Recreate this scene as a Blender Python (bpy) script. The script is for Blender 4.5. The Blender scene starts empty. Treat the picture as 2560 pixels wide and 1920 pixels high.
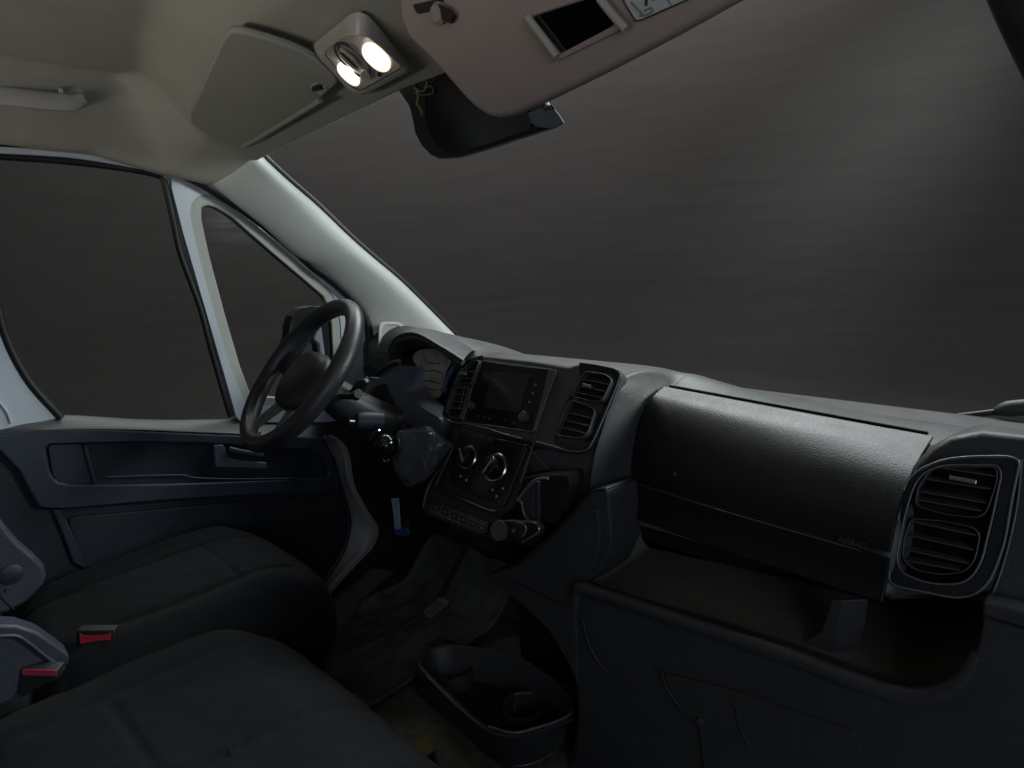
import bpy, bmesh, math, random
import numpy as np
from mathutils import Vector, Matrix, noise
random.seed(4)
SC = bpy.context.scene
COL = SC.collection
R = math.radians

# ------------------------------------------------------------------ camera
CAM = np.array([.98, -.71, 1.28]); FPX = 1368.0; W0, H0 = 2212.0, 1659.0
_y, _p, _r = R(45.76), R(12.65), R(-3.65)
_cy, _sy, _cp, _sp = math.cos(_y), math.sin(_y), math.cos(_p), math.sin(_p)
FWD = np.array([-_sy*_cp, _cy*_cp, -_sp]); _r0 = np.array([_cy, _sy, 0.]); _u0 = np.cross(_r0, FWD)
RT = math.cos(_r)*_r0 + math.sin(_r)*_u0
UP = -math.sin(_r)*_r0 + math.cos(_r)*_u0
cam = bpy.data.cameras.new('camera'); co = bpy.data.objects.new('camera', cam); COL.objects.link(co)
cam.sensor_width = 36; cam.lens = 36*FPX/W0; cam.clip_start = .02; cam.clip_end = 60
M = Matrix(((RT[0], UP[0], -FWD[0], CAM[0]), (RT[1], UP[1], -FWD[1], CAM[1]), (RT[2], UP[2], -FWD[2], CAM[2]), (0, 0, 0, 1)))
co.matrix_world = M
SC.camera = co

# ------------------------------------------------------------------ light and exposure
wd = bpy.data.worlds.new('World'); SC.world = wd; wd.use_nodes = True
wb = wd.node_tree.nodes['Background']; wb.inputs[0].default_value = (.75, .85, 1, 1); wb.inputs[1].default_value = .006
SC.view_settings.view_transform = 'Standard'; SC.view_settings.look = 'None'
SC.view_settings.exposure = 0; SC.view_settings.gamma = 1

def area(name, loc, target, sx, sy, power, color, spread=180):
    l = bpy.data.lights.new(name, 'AREA'); l.shape = 'RECTANGLE'; l.size = sx; l.size_y = sy
    l.energy = power; l.color = color; l.spread = R(spread)
    o = bpy.data.objects.new(name, l); COL.objects.link(o); o.location = loc
    o.rotation_euler = (Vector(target)-Vector(loc)).to_track_quat('-Z', 'Y').to_euler()
    return o
area('softbox_front_right', (2.9, 2.1, 2.0), (-.5, .45, 1.1), 1.3, 1.0, 72, (.93, 1, .97))
area('softbox_over_bonnet', (-.2, 2.9, 3.6), (.3, .3, .9), 3.6, 1.1, 125, (.92, .98, 1))
area('softbox_passenger_door', (2.3, -1.3, 1.5), (-.6, -.2, .9), 1.2, 1.2, 8.5, (.72, .83, 1))
area('fill_behind_seats', (.1, -2.0, .90), (-.3, -.1, 1.85), 1.3, .25, 6.5, (1, .95, .86), 130)  # added fill with no source there, lifts the headliner
area('backdrop_light', (-2.1, 2.5, 4.3), (-3.0, 3.4, 2.2), 5.0, .3, 285, (1, .98, .965))
area('backdrop_glow', (1.0, 3.5, 3.7), (-.55, 4.55, 1.75), .5, .1, 7, (.95, 1, 1), 38)

# ------------------------------------------------------------------ measuring helpers
def ray(q): return FWD + RT*(q[0]-W0/2)/FPX + UP*(H0/2-q[1])/FPX
def onax(q, a, v):
    d = ray(q); return CAM + d*(v-CAM[a])/d[a]
def PX(x): return lambda q: onax(q, 0, x)
def PY(y): return lambda q: onax(q, 1, y)
def PZ(z): return lambda q: onax(q, 2, z)
def PL(P0, n):
    P0 = np.array(P0, float); n = np.array(n, float)
    def f(q):
        d = ray(q); return CAM + d*((P0-CAM)@n)/(d@n)
    return f
def mk(x0, y0, k): return lambda a, b: (.8641*x0+k*a, .8641*y0+k*b)
c1 = mk(0,0,.336); c2 = mk(700,0,.336); c4 = mk(500,640,.2604); c5 = mk(1000,780,.2604); c6 = mk(1500,880,.4141)
c7 = mk(0,960,.336); c8 = mk(700,1280,.336)
d1 = mk(900,1060,.2109); d2 = mk(0,1400,.27345); d3 = mk(1400,1400,.4531); d4 = mk(780,20,.1328); d5 = mk(1500,0,.15626)
d6 = mk(700,720,.12505); d7 = mk(1130,880,.12498)
def mp(f, c, L): return [f(c(*q)) if c else f(q) for q in L]
def unit(v): v = np.array(v, float); return v/np.linalg.norm(v)
FAN = unit((0, -1, .615)); FA0 = np.array([0, .3, .997])          # centre fascia plane
def FA(off=0): return PL(FA0+FAN*off, FAN)

# ------------------------------------------------------------------ materials
def mat(name, col, rough=.5, metal=0, spec=.5, grain=0, gscale=300, var=.12, coat=0, sheen=0, emit=None, estr=0, mott=18, weave=False):
    m = bpy.data.materials.new(name); m.use_nodes = True; nt = m.node_tree; b = nt.nodes['Principled BSDF']
    b.inputs['Metallic'].default_value = metal; b.inputs['Specular IOR Level'].default_value = spec
    b.inputs['Coat Weight'].default_value = coat; b.inputs['Sheen Weight'].default_value = sheen
    tc = nt.nodes.new('ShaderNodeTexCoord')
    n = nt.nodes.new('ShaderNodeTexNoise'); n.inputs['Scale'].default_value = mott; n.inputs['Detail'].default_value = 6
    n.inputs['Roughness'].default_value = .65
    nt.links.new(tc.outputs['Object'], n.inputs['Vector'])
    r = nt.nodes.new('ShaderNodeMapRange'); r.inputs[1].default_value = .3; r.inputs[2].default_value = .7
    r.inputs[3].default_value = 1-var; r.inputs[4].default_value = 1+var; nt.links.new(n.outputs[0], r.inputs[0])
    mx = nt.nodes.new('ShaderNodeVectorMath'); mx.operation = 'SCALE'; mx.inputs[0].default_value = col
    nt.links.new(r.outputs[0], mx.inputs['Scale']); nt.links.new(mx.outputs[0], b.inputs['Base Color'])
    r2 = nt.nodes.new('ShaderNodeMapRange'); r2.inputs[1].default_value = .3; r2.inputs[2].default_value = .7
    r2.inputs[3].default_value = max(.02, rough*(1-var*.8)); r2.inputs[4].default_value = min(1, rough*(1+var*.8))
    nt.links.new(n.outputs[0], r2.inputs[0]); nt.links.new(r2.outputs[0], b.inputs['Roughness'])
    if grain:
        g = nt.nodes.new('ShaderNodeTexNoise' if not weave else 'ShaderNodeTexVoronoi'); g.inputs['Scale'].default_value = gscale
        nt.links.new(tc.outputs['Object'], g.inputs['Vector'])
        bp = nt.nodes.new('ShaderNodeBump'); bp.inputs['Strength'].default_value = grain; bp.inputs['Distance'].default_value = .001
        nt.links.new(g.outputs[0], bp.inputs['Height']); nt.links.new(bp.outputs[0], b.inputs['Normal'])
    if emit:
        b.inputs['Emission Color'].default_value = (*emit, 1); b.inputs['Emission Strength'].default_value = estr
    return m
m_dash = mat('dash_plastic', (.018,.0195,.022), .40, grain=.5, gscale=260)
m_low = mat('lower_dash_plastic', (.056,.057,.060), .48, grain=.5, gscale=260)  # paler lower plastic, brightened further in place of missing fill light
m_dash2 = mat('dash_plastic_deep', (.011,.011,.012), .5, grain=.5, gscale=260)
m_lid = mat('glovebox_plastic', (.010,.011,.0125), .38, spec=.34, grain=.4, gscale=300)
m_gloss = mat('gloss_black', (.008,.008,.009), .16, var=.05)
m_black = mat('vent_black', (.006,.006,.006), .6)
m_slat = mat('slat_plastic', (.075,.078,.083), .34, spec=.7)
m_trim = mat('edge_trim', (.15,.155,.16), .30, spec=.8)
m_chrome = mat('satin_chrome', (.62,.64,.66), .22, metal=1, var=.05)
m_screen = mat('screen_glass', (.028,.030,.028), .12, var=.05)
m_rubber = mat('rubber_seal', (.008,.009,.011), .5, grain=.3)
m_leather = mat('wheel_leather', (.022,.022,.026), .38, grain=.6, gscale=350)
m_boot = mat('boot_leather', (.095,.10,.10), .27, grain=.7, gscale=160)
m_head = mat('headliner_fabric', (.35,.335,.29), .95, spec=.1, grain=.6, gscale=500, var=.07, mott=5)
m_side = mat('rail_fabric', (.40,.39,.385), .9, spec=.1, grain=.5, gscale=500, var=.05, mott=5)
m_visor = mat('visor_vinyl_lamplit', (.335,.275,.25), .8, spec=.2, grain=.5, gscale=420, var=.06, mott=6)  # pink tint paints the dome lamp's warm glow into the beige
m_visor2 = mat('driver_visor_vinyl', (.31,.305,.265), .8, spec=.2, grain=.5, gscale=420, var=.06, mott=6)
m_pillar = mat('pillar_plastic', (.60,.62,.59), .5, grain=.5, gscale=380, var=.04, mott=8)
m_paint = mat('van_paint', (.50,.55,.62), .35, var=.03)
m_frame = mat('frame_grey', (.40,.41,.38), .45, var=.05)
m_ledge = mat('door_ledge', (.085,.098,.092), .5, grain=.4)
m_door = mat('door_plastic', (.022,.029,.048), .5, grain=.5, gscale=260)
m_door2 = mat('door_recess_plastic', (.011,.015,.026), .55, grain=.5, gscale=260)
m_seat = mat('seat_fabric', (.0095,.0102,.0118), .95, spec=.08, grain=1, gscale=420, var=.25, sheen=.03, mott=30)
m_seatp = mat('seat_plastic', (.026,.031,.048), .5, grain=.4)
m_red = mat('buckle_red', (.42,.03,.045), .35)
m_carpet = mat('carpet', (.13,.125,.11), 1, spec=.05, grain=1, gscale=220, var=.3, mott=45)
m_mat = mat('rubber_mat', (.10,.10,.09), .8, grain=1, gscale=150, var=.4, mott=14)
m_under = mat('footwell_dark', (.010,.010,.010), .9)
m_lens = mat('lamp_lens', (.9,.88,.85), .2, emit=(1, .80, .66), estr=1.1)
m_bulb = mat('lamp_bulb', (.9,.9,.9), .2, emit=(1, .93, .86), estr=9)
m_lamp = mat('lamp_housing', (.42,.39,.345), .35, var=.04)
m_mirrorglass = mat('mirror_glass', (.16,.17,.17), .04, metal=1, var=.02)
m_white = mat('label_white', (.42,.44,.45), .5)
m_ink = mat('label_ink', (.02,.02,.02), .6)
m_inkg = mat('label_grey', (.2,.2,.2), .6)
m_blue = mat('tag_blue', (.02,.07,.22), .4)
m_pale = mat('tag_pale', (.30,.37,.45), .4)
m_sticker = mat('sticker_blue', (.13,.155,.20), .35)
m_amber = mat('amber_leather', (.16,.11,.02), .7)
m_mark = mat('symbol_white', (.45,.45,.45), .5)
m_dial = mat('dial_reflection', (.55,.50,.40), .5, var=.35, mott=26)  # pale reflection on the instrument glass, painted as base colour

def glass_mat():
    m = bpy.data.materials.new('window_glass'); m.use_nodes = True; nt = m.node_tree
    for n in list(nt.nodes): nt.nodes.remove(n)
    o = nt.nodes.new('ShaderNodeOutputMaterial'); t = nt.nodes.new('ShaderNodeBsdfTransparent')
    g = nt.nodes.new('ShaderNodeBsdfGlossy'); g.inputs['Roughness'].default_value = .12
    t.inputs[0].default_value = (.94, .96, .95, 1)
    tc = nt.nodes.new('ShaderNodeTexCoord'); mp_ = nt.nodes.new('ShaderNodeMapping'); mp_.inputs['Scale'].default_value = (2, 3, 26)
    n = nt.nodes.new('ShaderNodeTexNoise'); n.inputs['Scale'].default_value = 3; n.inputs['Detail'].default_value = 5
    nt.links.new(tc.outputs['Object'], mp_.inputs[0]); nt.links.new(mp_.outputs[0], n.inputs['Vector'])
    r = nt.nodes.new('ShaderNodeMapRange'); r.inputs[1].default_value = .35; r.inputs[2].default_value = .7
    r.inputs[3].default_value = .0005; r.inputs[4].default_value = .003; nt.links.new(n.outputs[0], r.inputs[0])
    mx = nt.nodes.new('ShaderNodeMixShader'); nt.links.new(r.outputs[0], mx.inputs[0])
    nt.links.new(t.outputs[0], mx.inputs[1]); nt.links.new(g.outputs[0], mx.inputs[2]); nt.links.new(mx.outputs[0], o.inputs[0])
    return m
m_glass = glass_mat()

# ------------------------------------------------------------------ object helpers
def tag(o, label, cat, group=None, kind=None):
    if label: o['label'] = label
    if cat: o['category'] = cat
    if group: o['group'] = group
    if kind: o['kind'] = kind
    return o
def thing(name, label, cat, loc, group=None):
    o = bpy.data.objects.new(name, None); COL.objects.link(o); o.location = Vector([float(v) for v in loc])
    o.empty_display_size = .02
    return tag(o, label, cat, group)
def world_loc(o):
    v = Vector(o.location)
    while o.parent: o = o.parent; v = v + Vector(o.location)
    return v
def mesh(name, vs, fs, m, parent=None, smooth=True, bevel=0, seg=3, solid=0, sharp=35, recalc=True):
    vs = [Vector([float(c) for c in v]) for v in vs]
    ctr = Vector((sum(v.x for v in vs)/len(vs), sum(v.y for v in vs)/len(vs), min(v.z for v in vs)))
    me = bpy.data.meshes.new(name); me.from_pydata([v-ctr for v in vs], [], fs)
    bm = bmesh.new(); bm.from_mesh(me)
    bmesh.ops.remove_doubles(bm, verts=bm.verts, dist=1e-6)
    if recalc: bmesh.ops.recalc_face_normals(bm, faces=bm.faces)
    bm.to_mesh(me); bm.free()
    if smooth:
        me.polygons.foreach_set('use_smooth', [True]*len(me.polygons))
        if not bevel: me.set_sharp_from_angle(angle=R(sharp))
    me.materials.append(m)
    o = bpy.data.objects.new(name, me); COL.objects.link(o)
    o.location = ctr
    if parent:
        o.parent = parent; o.location = ctr - world_loc(parent)
    if solid:
        s = o.modifiers.new('solid', 'SOLIDIFY'); s.thickness = solid; s.offset = 0
    if bevel:
        b = o.modifiers.new('bevel', 'BEVEL'); b.width = bevel; b.segments = seg; b.limit_method = 'ANGLE'; b.angle_limit = R(28)
        b.harden_normals = True
    return o
def catmull(P, n=8, closed=False):
    P = [np.array(p, float) for p in P]; out = []; N = len(P)
    rng = range(N) if closed else range(N-1)
    for i in rng:
        if closed: a, b, c, d = P[i-1], P[i], P[(i+1) % N], P[(i+2) % N]
        else: b, c = P[i], P[i+1]; a = P[i-1] if i else 2*b-c; d = P[i+2] if i+2 < N else 2*c-b
        for k in range(n):
            t = k/n; out.append(.5*((2*b)+(-a+c)*t+(2*a-5*b+4*c-d)*t*t+(-a+3*b-3*c+d)*t**3))
    if not closed: out.append(P[-1])
    return out
def rnd(P, r=.25, n=5):
    P = [np.array(p, float) for p in P]; out = []; N = len(P)
    for i in range(N):
        a, b, c = P[i-1], P[i], P[(i+1) % N]
        p = b+(a-b)*r if r < 1 else b; q = b+(c-b)*r
        for k in range(n+1):
            t = k/n; out.append((1-t)**2*p+2*t*(1-t)*b+t*t*q)
    return out
def rad(P, r, n=5):
    """round each corner with about radius r (metres)"""
    P = [np.array(p, float) for p in P]; out = []; N = len(P)
    for i in range(N):
        a, b, c = P[i-1], P[i], P[(i+1) % N]
        la, lc = np.linalg.norm(a-b), np.linalg.norm(c-b)
        ra, rc = min(r, la*.48), min(r, lc*.48)
        p = b+(a-b)/la*ra; q = b+(c-b)/lc*rc
        for k in range(n+1):
            t = k/n; out.append((1-t)**2*p+2*t*(1-t)*b+t*t*q)
    return out
def plate(name, P, vec, m, parent=None, bevel=.002, seg=3):
    P = [np.array(p, float) for p in P]; v = np.array(vec, float); n = len(P)
    vs = P+[p+v for p in P]
    fs = [list(range(n)), list(range(2*n-1, n-1, -1))]+[[i, (i+1) % n, n+(i+1) % n, n+i] for i in range(n)]
    return mesh(name, vs, fs, m, parent, bevel=bevel, seg=seg)
def resamp(P, n, closed=True):
    P = [np.array(p, float) for p in P]; Q = P+[P[0]] if closed else P
    L = [0]
    for a, b in zip(Q, Q[1:]): L.append(L[-1]+np.linalg.norm(b-a))
    out = []; j = 0
    for i in range(n):
        t = L[-1]*i/(n if closed else n-1)
        while j < len(L)-2 and L[j+1] < t: j += 1
        u = (t-L[j])/max(1e-9, L[j+1]-L[j]); out.append(Q[j]+(Q[j+1]-Q[j])*min(1, u))
    return out
def angsamp(P, c, ax1, ax2, n):
    """sample a star-shaped loop by angle around c"""
    P = [np.array(p, float)-c for p in P]; q = [(p@ax1, p@ax2) for p in P]; out = []
    for i in range(n):
        a = 2*math.pi*i/n; dx, dy = math.cos(a), math.sin(a); best = None
        for k in range(len(q)):
            (x1, y1), (x2, y2) = q[k], q[(k+1) % len(q)]
            det = dx*(y1-y2)-dy*(x1-x2)
            if abs(det) < 1e-12: continue
            t = (x1*(y1-y2)-y1*(x1-x2))/det; u = (dx*y1-dy*x1)/det
            if t > 0 and -1e-6 <= u <= 1+1e-6 and (best is None or t > best[0]): best = (t, k, u)
        if best is None: continue
        t, k, u = best; out.append(c+P[k]+(P[(k+1) % len(P)]-P[k])*u)
    return out
def ring(name, outer, inner, vec, m, parent=None, bevel=.0015, n=96, center=None, seg=2):
    c = np.array(center if center is not None else np.mean(inner, axis=0), float)
    nrm = unit(vec); a1 = unit(np.cross(nrm, (.3, .2, .9))); a2 = np.cross(nrm, a1)
    A = angsamp(outer, c, a1, a2, n); B = angsamp(inner, c, a1, a2, n); n = min(len(A), len(B)); v = np.array(vec, float)
    vs = A[:n]+B[:n]+[p+v for p in A[:n]]+[p+v for p in B[:n]]; fs = []
    for i in range(n):
        j = (i+1) % n
        fs += [[i, j, n+j, n+i], [2*n+i, 3*n+i, 3*n+j, 2*n+j], [i, 2*n+i, 2*n+j, j], [n+i, n+j, 3*n+j, 3*n+i]]
    return mesh(name, vs, fs, m, parent, bevel=bevel, seg=seg)
def grid(name, rows, m, parent=None, closed=False, solid=0, caps=False, sharp=60):
    nu, nv = len(rows), len(rows[0]); vs = [p for r_ in rows for p in r_]; fs = []
    for i in range(nu-1):
        for j in range(nv if closed else nv-1):
            k = (j+1) % nv; fs.append([i*nv+j, i*nv+k, (i+1)*nv+k, (i+1)*nv+j])
    if caps: fs += [list(range(nv)), list(range((nu-1)*nv, nu*nv))]
    return mesh(name, vs, fs, m, parent, solid=solid, sharp=sharp)
def surf(name, rows, m, parent=None, nu=6, nv=6, closed=False, solid=0, caps=False, sharp=60):
    rr = [catmull(r_, nv, closed) for r_ in rows]
    cols = list(zip(*rr)); cc = [catmull(c, nu) for c in cols]
    return grid(name, list(zip(*cc)), m, parent, closed, solid, caps, sharp)
def tube(name, P, r, m, parent=None, closed=False, n=12, k=6, flat=None, sub=True):
    """swept circle; flat=(axis vector, factor) squashes the section along an axis"""
    Q = catmull(P, k, closed) if sub else [np.array(p, float) for p in P]
    N = len(Q); rr = r if isinstance(r, (list, tuple)) else [r]*2
    rows = []; prev = None
    for i in range(N):
        if closed: t = unit(Q[(i+1) % N]-Q[i-1])
        else: t = unit(Q[min(N-1, i+1)]-Q[max(0, i-1)])
        if prev is None:
            a = np.cross(t, (0, 0, 1.)); a = np.cross(t, (0, 1., 0)) if np.linalg.norm(a) < .1 else a
        else: a = prev-t*(prev@t)
        a = unit(a); prev = a; b = np.cross(t, a)
        s = i/max(1, N-1)*(len(rr)-1); j = min(int(s), len(rr)-2); rad_ = rr[j]+(rr[j+1]-rr[j])*(s-j)
        row = []
        for q in range(n):
            an = 2*math.pi*q/n; o = a*math.cos(an)*rad_+b*math.sin(an)*rad_
            if flat is not None:
                f = unit(flat[0]); o = o-f*(o@f)*(1-flat[1])
            row.append(Q[i]+o)
        rows.append(row)
    if closed: rows.append(rows[0])
    return grid(name, rows, m, parent, closed=True, caps=not closed, sharp=70)
def basis(nrm):
    nrm = unit(nrm); a = np.cross((0, 0, 1.), nrm); a = unit(a) if np.linalg.norm(a) > .05 else np.array([1., 0, 0])
    return a, np.cross(nrm, a), nrm
def lathe(name, prof, c, axis, m, parent=None, n=40, sharp=35, sx=1, sy=1, rot=0):
    """prof: (radius, height along axis)"""
    a, b, z = basis(axis); c = np.array(c, float); rows = []
    a, b = a*math.cos(rot)+b*math.sin(rot), -a*math.sin(rot)+b*math.cos(rot)
    for r_, h in prof:
        rows.append([c+z*h+a*math.cos(2*math.pi*i/n)*r_*sx+b*math.sin(2*math.pi*i/n)*r_*sy for i in range(n)])
    return grid(name, rows, m, parent, closed=True, caps=True, sharp=sharp)
def box(name, c, ax, ay, az, m, parent=None, bevel=.001):
    c, ax, ay, az = [np.array(v, float) for v in (c, ax, ay, az)]
    P = [c-ax-ay-az, c+ax-ay-az, c+ax+ay-az, c-ax+ay-az]
    return plate(name, P, 2*az, m, parent, bevel=bevel, seg=2)
def text(name, s, size, c, xdir, ydir, m, parent, ext=.0004):
    cu = bpy.data.curves.new(name, 'FONT'); cu.body = s; cu.size = size; cu.extrude = ext; cu.align_x = 'CENTER'; cu.align_y = 'CENTER'
    cu.materials.append(m)
    o = bpy.data.objects.new(name, cu); COL.objects.link(o)
    x = unit(xdir); y = unit(np.array(ydir, float)-x*(np.array(ydir, float)@x)); z = np.cross(x, y)
    o.rotation_euler = Matrix(((x[0], y[0], z[0]), (x[1], y[1], z[1]), (x[2], y[2], z[2]))).to_euler()
    dg = bpy.context.evaluated_depsgraph_get(); dg.update()
    me = bpy.data.meshes.new_from_object(o.evaluated_get(dg)); me.name = name
    o2 = bpy.data.objects.new(name, me); COL.objects.link(o2); o2.rotation_euler = o.rotation_euler
    bpy.data.objects.remove(o); o2.name = name
    o2.parent = parent; o2.location = Vector([float(v) for v in c])-world_loc(parent)
    return o2
def ss(a, b, x):
    t = min(1, max(0, (x-a)/(b-a))); return t*t*(3-2*t)
def interp(x, T):
    if x <= T[0][0]: return T[0][1]
    for (a, u), (b, v) in zip(T, T[1:]):
        if x <= b: return u+(v-u)*(x-a)/(b-a)
    return T[-1][1]

# ------------------------------------------------------------------ setting: studio backdrop
def backdrop():
    prof = [(0, 1.5), (0, 0)]
    rows = []
    C0 = np.array([-.2, .2])
    for z, r_ in [(-.35, .01), (-.35, 3.6), (-.33, 3.9), (-.2, 4.15), (.1, 4.3), (.8, 4.35), (2.2, 4.4), (4.8, 4.4)]:
        row = []
        for i in range(97):
            a = R(-40)+R(260)*i/96
            row.append(np.array([C0[0]+r_*math.cos(a), C0[1]+r_*math.sin(a), z]))
        rows.append(row)
    m = mat('backdrop_paper', (.026, .0245, .0242), .9, spec=.1, var=.13, mott=1.6)
    nt = m.node_tree
    for n in nt.nodes:
        if n.type == 'TEX_NOISE':
            mpn = nt.nodes.new('ShaderNodeMapping'); mpn.inputs['Scale'].default_value = (1, 1, 9)  # stretched noise paints the windscreen's streaky sheen into the backdrop colour
            lk = n.inputs['Vector'].links[0]; src = lk.from_socket; nt.links.remove(lk)
            nt.links.new(src, mpn.inputs[0]); nt.links.new(mpn.outputs[0], n.inputs['Vector'])
    o = grid('backdrop', rows, m); tag(o, 'plain dark grey backdrop seen through the windows', 'backdrop', kind='structure')
backdrop()

# ------------------------------------------------------------------ cab floor
fl = []
for i in range(61):
    row = []
    for j in range(61):
        x = -.88+1.9*i/60; y = -1.0+2.0*j/60
        z = .10+.004*noise.noise(Vector((x*14, y*14, 0)))+ss(.55, 1.0, y)*.42
        row.append((x, y, z))
    fl.append(row)
o = grid('floor', fl, m_carpet); tag(o, 'dark worn carpeted cab floor', 'floor', kind='structure')
# firewall
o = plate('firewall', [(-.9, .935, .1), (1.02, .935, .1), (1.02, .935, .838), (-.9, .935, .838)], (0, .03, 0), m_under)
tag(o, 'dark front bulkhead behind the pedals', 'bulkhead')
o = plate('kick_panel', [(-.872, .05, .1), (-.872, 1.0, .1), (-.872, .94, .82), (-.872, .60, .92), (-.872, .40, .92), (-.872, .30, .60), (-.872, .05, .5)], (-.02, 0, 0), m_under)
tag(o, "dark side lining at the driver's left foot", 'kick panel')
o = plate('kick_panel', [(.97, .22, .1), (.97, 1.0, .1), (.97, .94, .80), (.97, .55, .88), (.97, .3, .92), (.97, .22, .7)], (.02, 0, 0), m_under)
tag(o, 'dark side lining at the passenger end below the dashboard', 'kick panel')
# rubber mat with raised rim in the driver's footwell
mrows = []
for i in range(40):
    row = []
    for j in range(50):
        u, v = i/39, j/49
        x = -.80+.46*u; y = -.05+.62*v; e = min(u, 1-u, v, 1-v)
        z = .116+.012*noise.noise(Vector((x*9, y*7, 8)))+.006*noise.noise(Vector((x*22, y*22, 3)))+(.008 if e < .04 else 0)+ss(.40, .6, y)*.14
        if int(u*22) % 2 == 0 and .15 < u < .85 and .1 < v < .8: z += .003
        row.append((x, y, z))
    mrows.append(row)
o = grid('floor_mat', mrows, m_mat, solid=.004); tag(o, "ribbed black rubber mat in the driver's footwell", 'floor mat')

# ------------------------------------------------------------------ headliner
def yh(x): return interp(x, [(-.86, -.06), (-.80, -.01), (-.74, .05), (-.72, .063), (-.5, .062), (-.03, .03), (.3, .03), (.7, .04), (1.0, .03)])
def zh(x): return interp(x, [(-.86, 1.462), (-.80, 1.487), (-.74, 1.52), (-.72, 1.53), (-.5, 1.545), (-.03, 1.56), (.5, 1.56), (1.0, 1.53)])
def hz(x, y):
    d = yh(x)-y
    shelf = zh(x)+.32*d
    yb = interp(x, [(-.86, .12), (-.74, .15), (-.5, .21), (-.1, .27), (.5, .29)])
    step = ss(yb-.04, yb+.10, d)
    roof = 1.715-.10*ss(.35, -.1, d)*0-.02*ss(-.2, .9, x)
    z = shelf*(1-step)+max(roof, shelf)*step if d < yb+.10 else roof
    xe = interp(y, [(-.5, -.742), (-.15, -.79)]); side = ss(xe, xe-.045, x)
    zs = interp(y, [(-1.2, 1.60), (-.45, 1.555), (-.28, 1.545), (-.12, 1.50), (-.04, 1.478)])
    rec = 0
    return z*(1-side)+zs*side+rec
def headliner():
    t = thing('headliner', 'beige fabric roof lining with moulded shelf above the windscreen', 'headliner', (0, -.4, 1.5))
    rows = []
    NX, NY = 150, 130
    for j in range(NY+1):
        v = j/NY; row = []
        for i in range(NX+1):
            x = -.86+1.86*i/NX; y = yh(x)-(1.25*v**1.4)
            row.append((x, y, hz(x, y)))
        rows.append(row)
    # thin turned-down front lip
    lip = [(p[0], p[1]+.012, p[2]+.004) for p in rows[0]]
    lip2 = [(p[0], p[1]+.014, p[2]+.03) for p in rows[0]]
    grid('roof_lining', [lip2, lip]+rows, m_head, t, sharp=80)
    # rail lining over the driver's door, below the crease
    T = mp(PX(-.815), c1, [(-260, 640), (0, 690), (250, 720), (450, 740), (620, 790), (800, 850), (980, 960), (1150, 1060), (1300, 1130), (1420, 1180)])
    B = mp(PX(-.852), c1, [(-260, 850), (0, 876), (250, 890), (450, 905), (640, 930), (820, 970), (1000, 1030), (1150, 1090), (1290, 1150), (1400, 1200)])
    Mid = [(a+b)/2+np.array([.006, 0, -.004]) for a, b in zip(T, B)]
    surf('rail_lining', [T, Mid, B], m_side, t, 5, 6, solid=.006)
    return t
headliner()

# grab handle above the driver's door
gh = thing('grab_handle', "beige grab handle on the roof rail above the driver's door", 'grab handle', (-.82, -.45, 1.6))
P = mp(PX(-.768), c1, [(-300, 560), (-120, 590), (60, 618), (260, 642), (400, 655), (480, 655), (540, 630)])
tube('handle_bar', P, [.019, .019, .019, .018, .012], m_side, gh, n=18, flat=((1, 0, 0), .4))
Q = rad(mp(PX(-.782), c1, [(-320, 470), (60, 480), (400, 530), (560, 570), (560, 640), (480, 700), (200, 690), (-320, 650)]), .02)
plate('recess_cup', Q, (-.012, 0, 0), m_side, gh, bevel=.004)
box('pivot_cap', PX(-.772)(c1(395, 605)), (.006, 0, 0), (0, .0045, 0), (0, 0, .012), m_frame, gh, .002)

# driver's sun visor folded up
dv = thing('sun_visor', "greenish beige sun visor folded up against the lining above the driver", 'sun visor', (-.4, -.1, 1.54))
def shelfpt(q, off):
    P0 = np.array([-.03, .03, 1.56-off]); n = np.array([.014, .32, 1.0]); return PL(P0, n)(q)
VP = [c1(1490, 195), c1(1700, 250), c1(1900, 318), c1(2030, 385), c1(2130, 480), c1(2180, 530), c1(2060, 640), c1(1870, 780), c1(1690, 910), c1(1600, 955), c1(1500, 950), c1(1350, 880), c1(1225, 800), c1(1215, 740), c1(1330, 480), c1(1440, 240)]
P = rad([shelfpt(q, .028) for q in VP], .02, 3)
plate('visor_board', P, (0, .004, .012), m_visor2, dv, bevel=.005, seg=4)
tube('hinge_rod', [shelfpt(c1(*q), .030) for q in [(1560, 945), (1815, 795), (2060, 645)]], .005, m_visor2, dv)
box('pivot_clip', shelfpt(c1(2040, 565), .032), (.011, 0, 0), (0, .005, 0), (0, .001, .004), m_black, dv)
plate('clip_base', rad([shelfpt(c1(*q), .030) for q in [(1990, 560), (2030, 535), (2110, 575), (2060, 620)]], .005), (0, .002, .006), m_lamp, dv)

# dome lamp
dl = thing('dome_lamp', 'beige dome lamp with two lit lenses in front of the passenger visor', 'dome lamp', (.03, -.08, 1.55))
S1 = lambda q: shelfpt(q, .004)
S2 = lambda q: shelfpt(q, .030)
up = np.array([0, .32, 1.]); up = up/np.linalg.norm(up)
outer = rad(mp(S1, d4, [(-40, 640), (700, 40), (900, 90), (1620, 960), (1500, 1060), (800, 1430), (640, 1380), (0, 760)]), .018)
inner = rad(mp(S2, d4, [(180, 730), (560, 430), (900, 455), (1480, 975), (790, 1360), (640, 1290)]), .012)
cc = np.mean(inner, axis=0); a1, a2, _ = basis(up)
A = angsamp(outer, np.mean(outer, axis=0), a1, a2, 80); B = angsamp(inner, cc, a1, a2, 80)
Mi = [(a*.35+b*.65)+np.array([0, 0, -.006]) for a, b in zip(A, B)]
grid('housing', [A, Mi, B], m_lamp, dl, closed=True, sharp=80)
plate('lens_plate', [p+up*.001 for p in B], up*.005, m_lamp, dl, bevel=.0015)
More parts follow.
